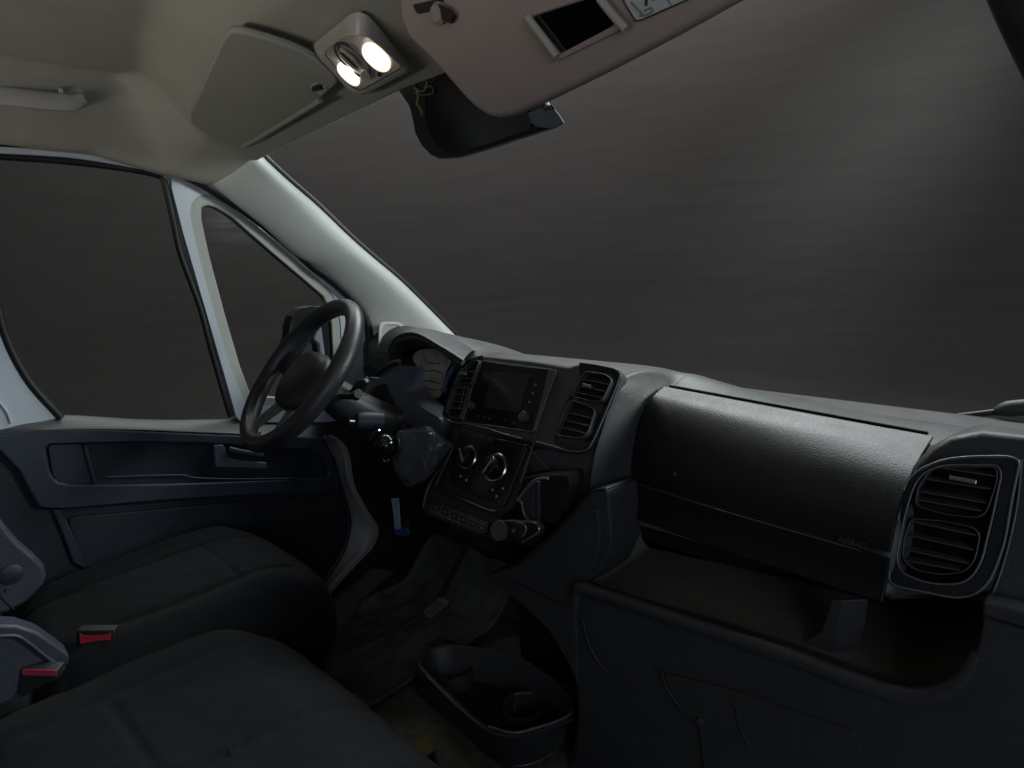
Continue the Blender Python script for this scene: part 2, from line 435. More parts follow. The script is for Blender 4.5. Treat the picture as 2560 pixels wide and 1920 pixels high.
def pxell(c, L, Wd, ang, S, crop, n=28):
    a = R(ang); out = []
    for i in range(n):
        t = 2*math.pi*i/n; u, v = L*math.cos(t), Wd*math.sin(t)
        if abs(math.cos(t)) > 0: u = L*math.copysign(abs(math.cos(t))**.8, math.cos(t))
        out.append(S(crop(c[0]+u*math.cos(a)-v*math.sin(a), c[1]+u*math.sin(a)+v*math.cos(a))))
    return out
S3 = lambda q: shelfpt(q, .034)
plate('lens', pxell((1050, 780), 285, 150, 43, S2, d4), up*-.004, m_lens, dl, bevel=.001)
plate('bulb', pxell((1035, 775), 235, 105, 43, S3, d4), up*-.002, m_bulb, dl, bevel=.0005)
plate('lens', pxell((597, 1060), 235, 98, 43, S2, d4), up*-.004, m_lens, dl, bevel=.001)
plate('bulb', pxell((592, 1062), 200, 72, 43, S3, d4), up*-.002, m_bulb, dl, bevel=.0005)
S4 = lambda q: shelfpt(q, .033)
tube('switch_ring', pxell((665, 850), 370, 140, 43, S4, d4, 20), .0018, m_dash, dl, closed=True, k=2)
plate('switch', pxell((610, 800), 220, 62, 43, S2, d4), up*-.006, m_lamp, dl, bevel=.001)
plate('switch_slot', pxell((600, 810), 200, 20, 43, S4, d4), up*-.0035, m_dash2, dl, bevel=0)
plate('switch', pxell((870, 1060), 90, 70, 43, S2, d4), up*-.005, m_lamp, dl, bevel=.001)
lathe('sensor_dot', [(.0035, 0), (.0035, .004), (.002, .005)], S2(d4(1100, 1060)), -up, m_black, dl, n=16)

# passenger sun visor folded down
def VS(off=0): return PL((.3, -.115-off, 1.52), (0, -1, -.22))
pv = thing('sun_visor', 'beige sun visor, tinted pink for the dome lamp glow, with vanity mirror, folded down on the passenger side', 'sun visor', (.4, .04, 1.47))
P = mp(VS(), c2, [(820, -260), (835, 130), (890, 250), (1040, 400), (1150, 525), (1250, 640), (1320, 705), (1385, 745), (1450, 760), (1540, 745), (1740, 660), (1960, 555)])
P += mp(VS(), None, [(1348, 145), (1480, 76), (1620, -1), (1760, -85), (1700, -170), (1200, -170)])
plate('visor_board', P, (0, -.016, 0), m_visor, pv, bevel=.006, seg=4)
MO = mp(VS(.017), c2, [(1560, 100), (1790, 395), (2240, 175), (2020, -80)])
MI = mp(VS(.017), c2, [(1622, 108), (1812, 345), (2165, 160), (2020, -20)])
ring('mirror_frame', rad(MO, .006), rad(MI, .003), (0, -.003, 0), m_visor, pv)
plate('vanity_mirror', MI, (0, .001, 0), m_mirrorglass, pv, bevel=0)
tube('mirror_slide', mp(VS(.024), c2, [(1590, 110), (1690, 240), (1780, 365)]), .0042, m_lamp, pv)
tube('mirror_slide', mp(VS(.024), c2, [(2055, -10), (2130, 85), (2225, 190)]), .0042, m_lamp, pv)
LB = mp(VS(.0175), d5, [(300, -40), (325, 30), (485, 300), (570, 290), (1260, -15), (1260, -60)])
plate('warning_label', rad(LB, .002), (0, -.0006, 0), m_ink, pv, bevel=0)
LB = mp(VS(.0185), d5, [(330, -40), (345, 20), (497, 275), (560, 270), (1190, -5), (1190, -60)])
plate('warning_label', rad(LB, .002), (0, -.0006, 0), m_white, pv, bevel=0)
for seg_ in ([(430, 30), (600, 210)], [(610, 150), (700, 110), (720, 160), (620, 210), (545, 215)], [(580, -30), (640, -30)]):
    tube('label_marking', mp(VS(.0195), d5, seg_), .0009, m_inkg, pv, n=6, k=3)
plate('label_marking', mp(VS(.0193), d5, [(625, -40), (665, -40), (655, 80), (615, 80)]), (0, -.0004, 0), m_ink, pv, bevel=0)
plate('label_marking', mp(VS(.0193), d5, [(700, -40), (770, -40), (750, 15), (720, 15)]), (0, -.0004, 0), m_inkg, pv, bevel=0)
tube('label_marking', mp(VS(.0195), d5, [(930, -20), (960, 30), (985, 70)]), .0007, m_inkg, pv, n=6, k=3)
PC = VS(.018)(c2(1030, 85))
lathe('pivot_boss', [(.013, -.004), (.013, .004), (.009, .009)], PC, (0, -1, -.22), m_visor, pv, n=24)
plate('pivot_clip', rad(mp(VS(.026), c2, [(1010, 20), (1075, 55), (1115, 100), (1085, 150), (1040, 130), (1030, 70)]), .003), (0, .006, 0), m_black, pv, bevel=.001)
plate('pivot_slot', rad(mp(VS(.019), c2, [(850, 30), (960, 5), (1050, -10), (1000, 60), (880, 90)]), .004), (0, .003, 0), m_dash2, pv, bevel=.001)

# interior rear-view mirror
rm = thing('rear_view_mirror', 'black interior mirror hanging from the windscreen behind the folded visor', 'mirror', (.1, .12, 1.45))
PM = PL((.1, .118, 1.5), (-.05, -1, -.35))
P = mp(PM, c2, [(800, 560), (880, 680), (897, 750), (915, 850), (960, 935), (1020, 995), (1080, 1018), (1200, 1008), (1380, 955), (1560, 895), (1700, 850), (1790, 822), (1840, 790), (1800, 730), (1735, 650), (1600, 480), (1300, 330), (1040, 380), (930, 470)])
plate('mirror_housing', P, (0, -.022, -.004), mat('mirror_shell', (.014,.014,.013), .32, var=.08), rm, bevel=.008, seg=5)
PM2 = PL((.1, .095, 1.49), (-.05, -1, -.35))
P = rad(mp(PM2, c2, [(935, 600), (940, 800), (1010, 940), (1090, 985), (1350, 920), (1620, 820), (1560, 560), (1200, 460), (1050, 440)]), .01)
plate('mirror_glass', P, (0, -.0012, 0), mat('mirror_dark_reflection', (.012,.011,.010), .15, var=.1), rm, bevel=0)  # near-black colour stands in for the dark cab reflected in it
P = mp(PM2, c2, [(1575, 740), (1600, 780), (1660, 815), (1740, 826), (1800, 812), (1828, 790), (1800, 745), (1745, 672), (1700, 690), (1640, 705)])
plate('toll_sticker', P, (0, -.001, 0), m_sticker, rm, bevel=0)
for a, b in (((1690, 690), (1715, 712)), ((1715, 682), (1740, 706)), ((1742, 676), (1765, 700))):
    tube('sticker_bar', mp(PL((.1, .0935, 1.49), (-.05, -1, -.35)), c2, [a, b]), .0016, m_black, rm, n=6, k=2)
tube('mount_arm', mp(PY(.13), c2, [(930, 430), (960, 560), (1080, 700)]), .012, m_black, rm)
# lanyard hanging at the mirror
ly = thing('keychain', 'yellowish little chain with a ring hanging beside the mirror', 'keychain', (-.1, .08, 1.48))
PKc = PY(.072)
tube('ring', [PKc(c2(905+42*math.cos(t), 540+48*math.sin(t))) for t in np.linspace(0, 2*math.pi, 13)[:-1]], .0022, mat('pink_metal', (.16,.10,.10), .4), ly, closed=True, n=8, k=3)
tube('chain', mp(PKc, c2, [(880, 570), (890, 620), (882, 665), (905, 700), (915, 740)]), .003, mat('yellow_cord', (.17,.17,.08), .6), ly, n=8, k=4)
tube('chain', mp(PKc, c2, [(930, 560), (975, 555), (985, 600), (905, 610), (860, 600)]), .002, mat('olive_cord', (.08,.085,.03), .6), ly, n=8, k=4)

# ------------------------------------------------------------------ windscreen, pillars
def windscreen():
    rows = []
    for j in range(9):
        v = j/8; row = []
        for i in range(21):
            u = i/20; x = -.78+1.72*u; bow = math.sin(math.pi*u)
            top = np.array([x, yh(x)+.02, zh(x)+.03]); bot = np.array([x*1.02, .80+.12*bow, .90])
            p = top*(1-v)+bot*v; p[1] += .04*math.sin(math.pi*v); row.append(p)
        rows.append(row)
    o = grid('windscreen', rows, m_glass); tag(o, 'large raked windscreen pane above the dashboard', 'windscreen')
windscreen()

ap = thing('pillar_trim', "pale grey front pillar trim between quarter window and windscreen on the driver's side", 'pillar', (-.78, .4, .95))
Lp = [c1(1370, 1190), c1(1500, 1300), c1(1700, 1455), c1(1925, 1646), c4(1010, 110), c4(1200, 275), c4(1345, 420), c4(1425, 560), c4(1445, 700), c4(1445, 810)]
Rp = [(551, 348), (605, 398), (672, 455), (743, 522), (795, 567), (854, 616), (905, 665), (948, 708), (975, 735), (1005, 765)]
xs = [-.80, -.80, -.80, -.80, -.80, -.80, -.80, -.80, -.80, -.80]
Lr = [PX(-.825)(q) for q in Lp]; Rr = [PX(-.755)(q) for q in Rp]
Rr[0] = PX(-.72)(Rp[0]); Rr[1] = PX(-.735)(Rp[1])
Rr.insert(0, Rr[0]+np.array([-.03, .0, .03])); Lr.insert(0, Lr[0]+np.array([-.04, -.03, .02]))
tp = [0, .15, .7]+[1]*20
Mr = [a*.62+b*.38+np.array([.012, -.008, .0])*k for a, b, k in zip(Lr, Rr, tp)]
Mr2 = [a*.25+b*.75+np.array([.013, -.004, .0])*k for a, b, k in zip(Lr, Rr, tp)]
Er = [b+np.array([-.012, .03, .012]) for b in Rr]; El = [a+np.array([-.03, .0, 0]) for a in Lr]
surf('trim_panel', [El, Lr, Mr, Mr2, Rr, Er], m_pillar, ap, 5, 6)
# moulded speaker recess
S = PX(-.778)
P = rad(mp(S, c4, [(1480, 545), (1660, 545), (1715, 620), (1740, 700), (1700, 800), (1470, 800)]), .02)
Pi = rad(mp(S, c4, [(1505, 570), (1640, 570), (1690, 630), (1705, 700), (1670, 775), (1495, 775)]), .02)
ring('speaker_recess', P, Pi, (.006, 0, 0), m_pillar, ap, bevel=.003)
plate('speaker_cover', Pi, (.002, 0, 0), m_frame, ap, bevel=.001)
o = tube('windscreen_seal', [q+np.array([-.02, .035, .016]) for q in Rr], .010, m_rubber)
tag(o, "thin black seal along the windscreen edge of the driver's pillar", 'seal')
o = tube('door_seal', mp(PX(-.838), None, [c1(-260, 880), c1(0, 893), c1(250, 905), c1(500, 928), c1(800, 975), c1(1000, 1035), c1(1150, 1100), c1(1330, 1190), c1(1550, 1330), c1(1750, 1480), c1(1930, 1630), c4(950, 90), c4(1100, 200), c4(1270, 360), c4(1360, 480), c4(1400, 600), c4(1412, 720), c4(1412, 860)]), .0165, m_rubber, flat=((1, 0, 0), .8))
tag(o, "thick black rubber seal around the driver's door opening", 'seal')
rp = thing('pillar_seal', "black seal at the passenger's front pillar in the top corner", 'seal', (.95, .3, 1.6))
tube('seal_strip', mp(PY(.34), None, [(2150, -90), (2183, -10), (2222, 75), (2300, 230)]), .022, m_rubber, rp)

# ------------------------------------------------------------------ driver's door
dr = thing('driver_door', "driver's door with blue black lower panel and pale metal window frame", 'door', (-.87, -.1, .2))
X0 = PX(-.86)
QW = [(434, 452), (440, 446), (452, 443), (472, 449), (504, 470), (552, 513), (598, 553), (650, 597), (700, 640), (712, 665), (718, 700), (722, 782), (722, 850), (640, 862), (544, 855), (520, 790), (488, 680), (455, 556), (438, 478)]
OUT = [(352, 366), (400, 386), (447, 410), (504, 450), (570, 500), (640, 560), (718, 622), (770, 668), (800, 715), (806, 780), (800, 850), (760, 905), (700, 912), (600, 912), (526, 912), (512, 905), (485, 810), (440, 655), (395, 500), (370, 400)]
ctr = X0((600, 720))
QF = [X0(q) for q in QW]
QO = [ctr+(p-ctr)*1.0 for p in QF]
def offs(P, d):
    n = len(P); out = []
    for i in range(n):
        t = unit(P[(i+1) % n]-P[i-1]); nn = np.cross(t, (1., 0, 0)); c = np.mean(P, axis=0)
        if nn@(P[i]-c) < 0: nn = -nn
        out.append(P[i]+nn*d)
    return out
QO = offs(QF, .034)
ring('window_frame', [X0(q) for q in OUT], offs(QF, .030), (-.03, 0, 0), m_paint, dr, bevel=.004, n=140, center=ctr)
ring('quarter_frame', [p+np.array([-.004, 0, 0]) for p in QO], [p+np.array([-.004, 0, 0]) for p in QF], (-.03, 0, 0), m_frame, dr, bevel=.004, n=140, center=ctr)
tube('quarter_seal', [p+np.array([-.018, 0, 0]) for p in offs(QF, .001)], .0045, m_rubber, dr, closed=True, n=8, k=3)
plate('quarter_glass', [p+np.array([-.022, 0, 0]) for p in offs(QF, .006)], (-.003, 0, 0), m_glass, dr, bevel=0)
T = mp(X0, c1, [(-300, 915), (0, 930), (250, 940), (500, 962), (800, 1015), (1000, 1070), (1090, 1105)])
B = mp(X0, c1, [(-300, 965), (0, 985), (250, 998), (500, 1018), (800, 1068), (980, 1105), (1060, 1128)])
surf('top_frame', [[p+np.array([-.03, 0, 0]) for p in T], T, [(a+b)/2+np.array([.004, 0, 0]) for a, b in zip(T, B)], B, [p+np.array([-.03, 0, 0]) for p in B]], m_paint, dr, 3, 4)
WS = [c1(-300, 990), c1(0, 1005), c1(300, 1025), c1(600, 1055), c1(850, 1090), c1(1000, 1122), c1(1045, 1150), c1(1075, 1240), c1(1120, 1440), c1(1165, 1640), c4(0, 420), c4(80, 720), c4(170, 1040), c4(255, 1330)]
tube('window_seal', [PX(-.868)(q) for q in WS], .0085, m_rubber, dr, flat=((1, 0, 0), .9))
GL = mp(PX(-.882), None, [(-120, 320), (0, 335), (170, 350), (300, 365), (352, 378), (400, 553), (450, 720), (505, 905), (300, 915), (134, 905), (60, 845), (15, 760), (-30, 650), (-120, 500)])
plate('window_glass', GL, (-.003, 0, 0), m_glass, dr, bevel=0)
P = mp(X0, None, [(-90, 560), (-20, 655), (2, 715), (28, 775), (66, 838), (128, 905), (60, 920), (-90, 990)])
plate('rear_frame', P, (-.03, 0, 0), m_paint, dr, bevel=.006)
tube('frame_crease', mp(PX(-.857), c7, [(-100, 20), (0, 120), (50, 190), (72, 250)]), .003, m_paint, dr)
tube('rear_seal', mp(PX(-.862), None, [(-40, 610), (-8, 660), (8, 715), (32, 772), (70, 834), (132, 903)]), .009, m_rubber, dr)
# ledge under the window
r0 = mp(PX(-.885), None, [(-60, 935), (10, 922), (60, 908), (134, 898), (220, 902), (302, 907), (400, 908), (530, 905), (700, 900)])
r1 = mp(PX(-.845), None, [(-60, 950), (8, 936), (60, 926), (134, 922), (220, 922), (302, 924), (400, 928), (530, 934), (700, 946)])
r2 = [p+np.array([.006, 0, -.006]) for p in r1]
surf('window_ledge', [r0, [(a+b)/2+np.array([0, 0, .003]) for a, b in zip(r0, r1)], r1, r2], m_ledge, dr, 4, 5, solid=.004)
# skin
P = mp(PX(-.862), None, [(-120, 950), (300, 925), (530, 935), (705, 945), (722, 990), (742, 1050), (756, 1110), (752, 1160), (705, 1250), (620, 1420), (-120, 1500)])
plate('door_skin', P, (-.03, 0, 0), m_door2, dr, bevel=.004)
fr_o = mp(PX(-.838), c7, [(-150, 330), (20, 300), (150, 285), (700, 290), (1560, 330), (1900, 335), (2070, 350), (2140, 460), (2185, 600), (2180, 685), (1650, 715), (1100, 750), (400, 805), (250, 800), (190, 700), (120, 560), (-20, 420)])
fr_i = rad(mp(PX(-.838), c7, [(290, 385), (900, 378), (1350, 385), (1700, 405), (2040, 425), (2125, 590), (1900, 614), (1200, 638), (700, 648), (400, 652), (330, 590)]), .015)
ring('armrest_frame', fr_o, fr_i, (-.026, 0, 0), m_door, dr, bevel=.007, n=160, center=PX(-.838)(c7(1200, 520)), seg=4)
P = rad(mp(PX(-.848), c7, [(310, 392), (520, 388), (600, 640), (400, 645), (340, 590)]), .01)
plate('pocket_pad', P, (-.012, 0, 0), m_door, dr, bevel=.004)
tube('pocket_ridge', mp(PX(-.846), c7, [(545, 392), (575, 520), (610, 640)]), .005, m_door, dr)
tube('pocket_lip', mp(PX(-.842), c7, [(690, 600), (950, 590), (1180, 588), (1260, 604), (1600, 612), (2120, 600)]), .0035, m_door, dr)
P = rad(mp(PX(-.832), c7, [(1375, 395), (1440, 390), (1475, 480), (1560, 498), (1720, 505), (1720, 545), (1385, 535)]), .006)
hd = plate('handle_cup', P, (-.015, 0, 0), mat('handle_plastic', (.07,.085,.11), .45), dr, bevel=.004)
tube('handle_lever', mp(PX(-.826), c7, [(1470, 420), (1560, 440), (1690, 460)]), .009, m_door, hd, flat=((1, 0, 0), .5))
P = mp(PX(-.85), c7, [(335, 810), (400, 808), (470, 960), (560, 1130), (560, 1200), (470, 1150), (400, 960)])
plate('pocket_edge', P, (-.012, 0, 0), m_door, dr, bevel=.004)
P = mp(PX(-.85), c7, [(430, 860), (1000, 810), (1600, 755), (1650, 880), (1400, 1000), (560, 1200)])
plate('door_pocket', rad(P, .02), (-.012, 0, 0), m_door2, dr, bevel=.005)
P = mp(PX(-.852), c7, [(1725, 745), (2170, 715), (2200, 900), (2100, 1120), (1800, 1150), (1770, 900)])
plate('kick_pad', rad(P, .02), (-.01, 0, 0), mat('kick_plastic', (.016,.016,.017), .6), dr, bevel=.005)

# body sill strip beside the door (painted)
oL = [(690, 948), (712, 955), (726, 988), (742, 1045), (760, 1106), (762, 1140), (748, 1190), (725, 1228), (697, 1268), (660, 1320)]
iR = [(712, 940), (735, 962), (745, 992), (754, 1045), (782, 1100), (806, 1140), (795, 1180), (765, 1212), (706, 1276), (668, 1330)]
A = [PX(-.845)(q) for q in oL]; B = [PX(-.80)(q) for q in iR]
sl = surf('door_sill', [[p+np.array([-.02, 0, 0]) for p in A], A, [a*.4+b*.6+np.array([.006, 0, .004]) for a, b in zip(A, B)], B, [p+np.array([0, .02, -.01]) for p in B]], mat('sill_paint', (.25,.245,.235), .5, var=.06), None, 4, 6)
tag(sl, "pale painted body edge curving down beside the driver's door", 'door sill')
o = tube('sill_seal', [PX(-.85)((q[0]-9, q[1]+2)) for q in oL[2:]], .008, m_rubber); tag(o, "black seal following the pale body edge below the driver's door", 'seal')
A = mp(PZ(.17), c8, [(250, 770), (300, 620), (420, 480), (560, 380), (700, 250)]); B = mp(PZ(.12), c8, [(290, 800), (420, 740), (520, 600), (640, 470), (820, 330)])
o = surf('sill_guard', [A, [(a+b)/2+np.array([0, 0, .025]) for a, b in zip(A, B)], B], m_mat, None, 6, 6, solid=.005)
tag(o, "rubber footwell edge guard below the pale body edge", 'edge guard')

o = plate('rear_pillar', [(-.885, -.70, 1.62), (-.885, -.665, 1.30), (-.885, -.63, 1.08), (-.885, -.60, .93), (-.885, -.62, .10), (-.885, -1.7, .10), (-.885, -1.7, 1.64)], (-.03, 0, 0), m_side, bevel=.01)
tag(o, "grey side wall lining behind the driver's door", 'side lining')
# outside mirror behind the quarter window
om = thing('door_mirror', "black framed outside mirror seen through the quarter window", 'door mirror', (-1.0, .35, .9))
XM = PX(-1.02)
O = mp(XM, c4, [(735, 680), (742, 590), (765, 500), (830, 432), (930, 415), (1060, 420), (1130, 470), (1110, 700), (1085, 880), (1000, 900), (820, 905), (720, 960), (660, 960), (690, 800)])
I = rad(mp(XM, c4, [(838, 822), (905, 715), (950, 700), (985, 740), (992, 822)]), .01)
ring('mirror_shell', O, I, (-.05, 0, 0), mat('mirror_black', (.03,.032,.034), .35), om, bevel=.01, n=120, seg=4)
P = mp(PX(-1.008), c4, [(965, 640), (1008, 590), (1030, 760), (1045, 880), (780, 885), (800, 838), (1000, 835), (990, 730), (945, 690)])
plate('mirror_arm', P, (-.02, 0, 0), m_paint, om, bevel=.004)
P = mp(PX(-1.012), c4, [(850, 540), (930, 470), (955, 470), (935, 505), (870, 575)])
plate('lamp_strip', P, (.004, 0, 0), m_frame, om, bevel=.002)
o = tube('quarter_post', mp(PX(-.872), c4, [(1090, 520), (1098, 700), (1105, 880)]), .005, m_rubber, dr, k=3)
P = mp(PX(-.868), c4, [(1112, 480), (1235, 440), (1260, 700), (1400, 560), (1400, 900), (1250, 1000), (1120, 900)])
plate('quarter_fill', P, (-.012, 0, 0), m_frame, dr, bevel=.002)

# ------------------------------------------------------------------ dashboard
da = thing('dashboard', 'black plastic dashboard spanning the cab under the windscreen', 'dashboard', (0, .4, .45))
ZS = [(-.80, 1.03), (-.56, 1.011), (-.38, .972), (-.11, .978), (.17, .980), (.29, .969), (.396, .950), (.545, .938), (.69, .934), (.86, .932), (1.0, .93)]
LID_L = [(.425, .960), (.372, .944), (.335, .900), (.314, .845), (.304, .795), (.295, .755), (.284, .720)]
LID_R = [(.400, .944), (.330, .930), (.272, .910), (.228, .872), (.206, .830), (.196, .790), (.184, .764)]
def lidprof(x):
    t = (x-.27)/(.76-.27); t = max(-.1, min(1.15, t)); b = .02*math.sin(math.pi*max(0, min(1, t)))
    return [np.array([x, a[0]*(1-t)+c[0]*t-b*.3, a[1]*(1-t)+c[1]*t]) for a, c in zip(LID_L, LID_R)]
def bodyprof(x):
    zs = interp(x, ZS)
    P = [(x, .95, .84), (x, .78, zs-.085), (x, .62, zs-.030), (x, .52, zs)]
    if x < .255:
        if x < -.25: F = [(.46, zs-.004), (.42, zs-.03), (.40, zs-.07), (.39, .84), (.36, .78), (.33, .72), (.32, .66)]
        else: F = [(.40, .996), (.315, .990), (.288, .955), (.258, .905), (.230, .855), (.212, .79), (.21, .69)]
        P += [(x, a, b) for a, b in F]
    else:
        L = lidprof(x); k_ = .012+.06*ss(.765, .80, x); P += [tuple(p+np.array([0, k_, -.006])) for p in L]
    if x > .255: P[-1] = (x, P[-1][1]+.012, P[-1][2]+.004)
    P.append((x, P[-1][1]+.09, P[-1][2]+.004))
    return [np.array(p, float) for p in P]
xs_ = [-.90, -.82, -.7, -.56, -.45, -.38, -.3, -.2, 0, .16, .225, .245, .268, .285, .33, .42, .52, .62, .7, .762, .80, .86, .95]
surf('dash_body', [bodyprof(x) for x in xs_], m_low, da, 4, 5)
# glovebox: upper lid, lower panel, and the long groove above it
gb = []
for k in range(41):
    x = .275+(.765-.275)*k/40; gb.append(catmull(lidprof(x), 6))
cut = 22
def panel(name, rows, a, b, m, parent, off=0.004, th=.006):
    R_ = [r_[a:b] for r_ in rows]; nu, nv = len(R_), len(R_[0]); top = []; bot = []
    for i in range(nu):
        for j in range(nv):
            du = np.array(R_[min(nu-1, i+1)][j])-R_[max(0, i-1)][j]; dv = np.array(R_[i][min(nv-1, j+1)])-R_[i][max(0, j-1)]
            n = unit(np.cross(du, dv)); n = n if n[1] < 0 or n[2] > .5 else -n
            top.append(R_[i][j]+n*off); bot.append(R_[i][j]+n*(off-th))
    vs = top+bot; N = nu*nv; fs = []
    for i in range(nu-1):
        for j in range(nv-1):
            a_, b_, c_, d_ = i*nv+j, i*nv+j+1, (i+1)*nv+j+1, (i+1)*nv+j
            fs += [[a_, b_, c_, d_], [N+a_, N+d_, N+c_, N+b_]]
    bd = [i*nv for i in range(nu)]+[(nu-1)*nv+j for j in range(1, nv)]+[i*nv+nv-1 for i in range(nu-2, -1, -1)]+[j for j in range(nv-2, 0, -1)]
    for q in range(len(bd)): u, v = bd[q], bd[(q+1) % len(bd)]; fs.append([u, v, N+v, N+u])
    return mesh(name, vs, fs, m, parent, bevel=.0018, seg=2)
panel('glovebox_lid', gb, 0, 25, m_lid, da)
panel('glovebox_panel', gb, 25, 37, m_lid, da, off=.0025)
GLP = [PL((0, .43, .957), (-.05, -1, .2))]
tube('dash_groove', [np.array([x, interp(x, [(.27, .437), (.76, .412)]), interp(x, [(.27, .962), (.76, .946)])]) for x in (.28, .4, .52, .64, .755)], .0035, m_black, da, n=8)
t_c = X1 = None
ctext = gb[30][27]; tdir = gb[38][27]-gb[30][27]; tn = unit(np.cross(tdir, gb[30][31]-gb[30][25])); tn = tn if tn[1] < 0 else -tn
tube('lid_crease', [gb[k][25]+tn*.004 for k in range(1, 40, 3)], .0011, m_slat, da, n=6, k=3)
text('lid_lettering', 'AIRBAG', .012, gb[36][24]+tn*.0055, tdir, gb[30][24]-gb[30][32], m_slat, da, .0003)
lathe('lock_dot', [(.004, 0), (.004, .006), (.003, .0065)], gb[9][20], (0, -1, .2), m_slat, da, n=16)
# passenger end cap
EN = unit((0, -1, .42)); EP = lambda off: PL(np.array([.8, .29, .93])+EN*off, EN)
PE = EP(0)
P = mp(PE, None, [(1955, 1030), (1975, 1000), (2010, 965), (2050, 942), (2120, 930), (2212, 942), (2330, 960), (2330, 1350), (2135, 1335), (2128, 1290), (1905, 1300), (1912, 1180), (1935, 1090)])
plate('end_cap', P, (0, .18, -.03), m_low, da, bevel=.022, seg=6)

def cellpts(f, c, L): return mp(f, c, L)
def vent(name, label, cells, slats, plane, crop, nrm, parent, tab=None, depth=.013, rr=.008, frame=None, lift=.0):
    v = thing_part(name, parent, label)
    for cell, sl in zip(cells, slats):
        P = rad(mp(plane, crop, cell), rr)
        c = np.mean(P, axis=0); inn = [c+(p-c)*.95 for p in P]
        ring('cell_rim', [p+nrm*.002 for p in P], [p+nrm*.002 for p in inn], -nrm*(depth+.002), m_slat, v, bevel=.001, n=56)
        plate('duct', [p-nrm*depth for p in inn], -nrm*.004, m_black, v, bevel=0)
        for a, b in sl:
            A, B = plane(crop(*a)), plane(crop(*b)); t = unit(B-A); w = unit(np.cross(t, nrm)); w = w if w[2] > 0 else -w
            dep = unit(-nrm*.92+w*.38)
            o = (A+B)/2+nrm*(lift-.001)
            box('slat', o+dep*.007, (B-A)/2*.99, dep*.007, w*.0009, m_slat, v, .0004)
    if tab:
        A, B = plane(crop(*tab[0])), plane(crop(*tab[1])); t = unit(B-A)
        w = unit(np.cross(t, nrm))
        box('tab', (A+B)/2+nrm*.004, (B-A)/2, nrm*.004, w*.0035, tab[2], v, .0015)
    return v
def thing_part(name, parent, label=None):
    o = bpy.data.objects.new(name, None); COL.objects.link(o); o.parent = parent; o.location = (0, 0, 0); o.empty_display_size = .01
    if label: o['label'] = label
    return o
# passenger end vent
PV = EP(.019)
O = rad(mp(PV, c6, [(1590, 690), (1650, 620), (1790, 560), (1950, 545), (2170, 545), (2190, 575), (2150, 760), (2110, 1000), (2040, 1190), (1960, 1270), (1860, 1285), (1500, 1212), (1530, 1000)]), .012, 3)
I = rad(mp(PV, c6, [(1640, 690), (1700, 620), (1800, 590), (2090, 588), (2095, 640), (2050, 850), (1990, 1100), (1930, 1190), (1850, 1215), (1700, 1205), (1570, 1150), (1545, 1080), (1590, 850)]), .012, 3)
ring('vent_surround', O, I, -EN*.02, m_dash, da, bevel=.004, n=120, seg=3)
tube('vent_bead', [p+EN*.001 for p in resamp(O, 40)], .0016, m_trim, da, closed=True, n=8, k=2)
tube('vent_bead', [p+EN*.001 for p in resamp(I, 40)], .0014, m_trim, da, closed=True, n=8, k=2)
plate('vent_well', [p-EN*.015 for p in I], -EN*.002, m_gloss, da, bevel=0)
vent('air_vent', 'double vent at the passenger end with a bright tab',
     [[(1730, 600), (2080, 592), (2075, 680), (2020, 840), (1975, 868), (1800, 850), (1640, 805), (1655, 700)],
      [(1620, 862), (1800, 880), (1955, 912), (1990, 950), (1960, 1090), (1905, 1150), (1780, 1165), (1640, 1140), (1575, 1085), (1580, 980)]],
     [[((1790, 606), (2062, 648)), ((1695, 662), (2040, 716)), ((1668, 728), (2014, 788)), ((1650, 770), (1990, 830))],
      [((1625, 884), (1965, 958)), ((1612, 958), (1950, 1034)), ((1598, 1032), (1925, 1105)), ((1600, 1090), (1880, 1140))]],
     EP(.017), c6, EN, da, tab=((1825, 655), (1970, 682), m_chrome))
tube('end_cap_seam', mp(EP(.002), c6, [(2200, 560), (2175, 800), (2120, 1050), (2060, 1230), (2000, 1330)]), .0015, m_trim, da, n=8)

# centre block on the sloping fascia plane
CB = mp(FA(0), c5, [(335, 850), (365, 740), (420, 600), (490, 460), (560, 385), (640, 352), (720, 352), (1100, 392), (1400, 440), (1480, 420), (1600, 432), (1790, 464), (1832, 505), (1815, 570), (1720, 820), (1590, 1100), (1520, 1155), (1400, 1168), (1110, 1112), (1060, 1075), (520, 968), (350, 900)])
plate('centre_block', CB, -FAN*.035, m_low, da, bevel=.010, seg=5)
FN = FAN
def vloop(L, off=.001): return mp(FA(off), c5, L)
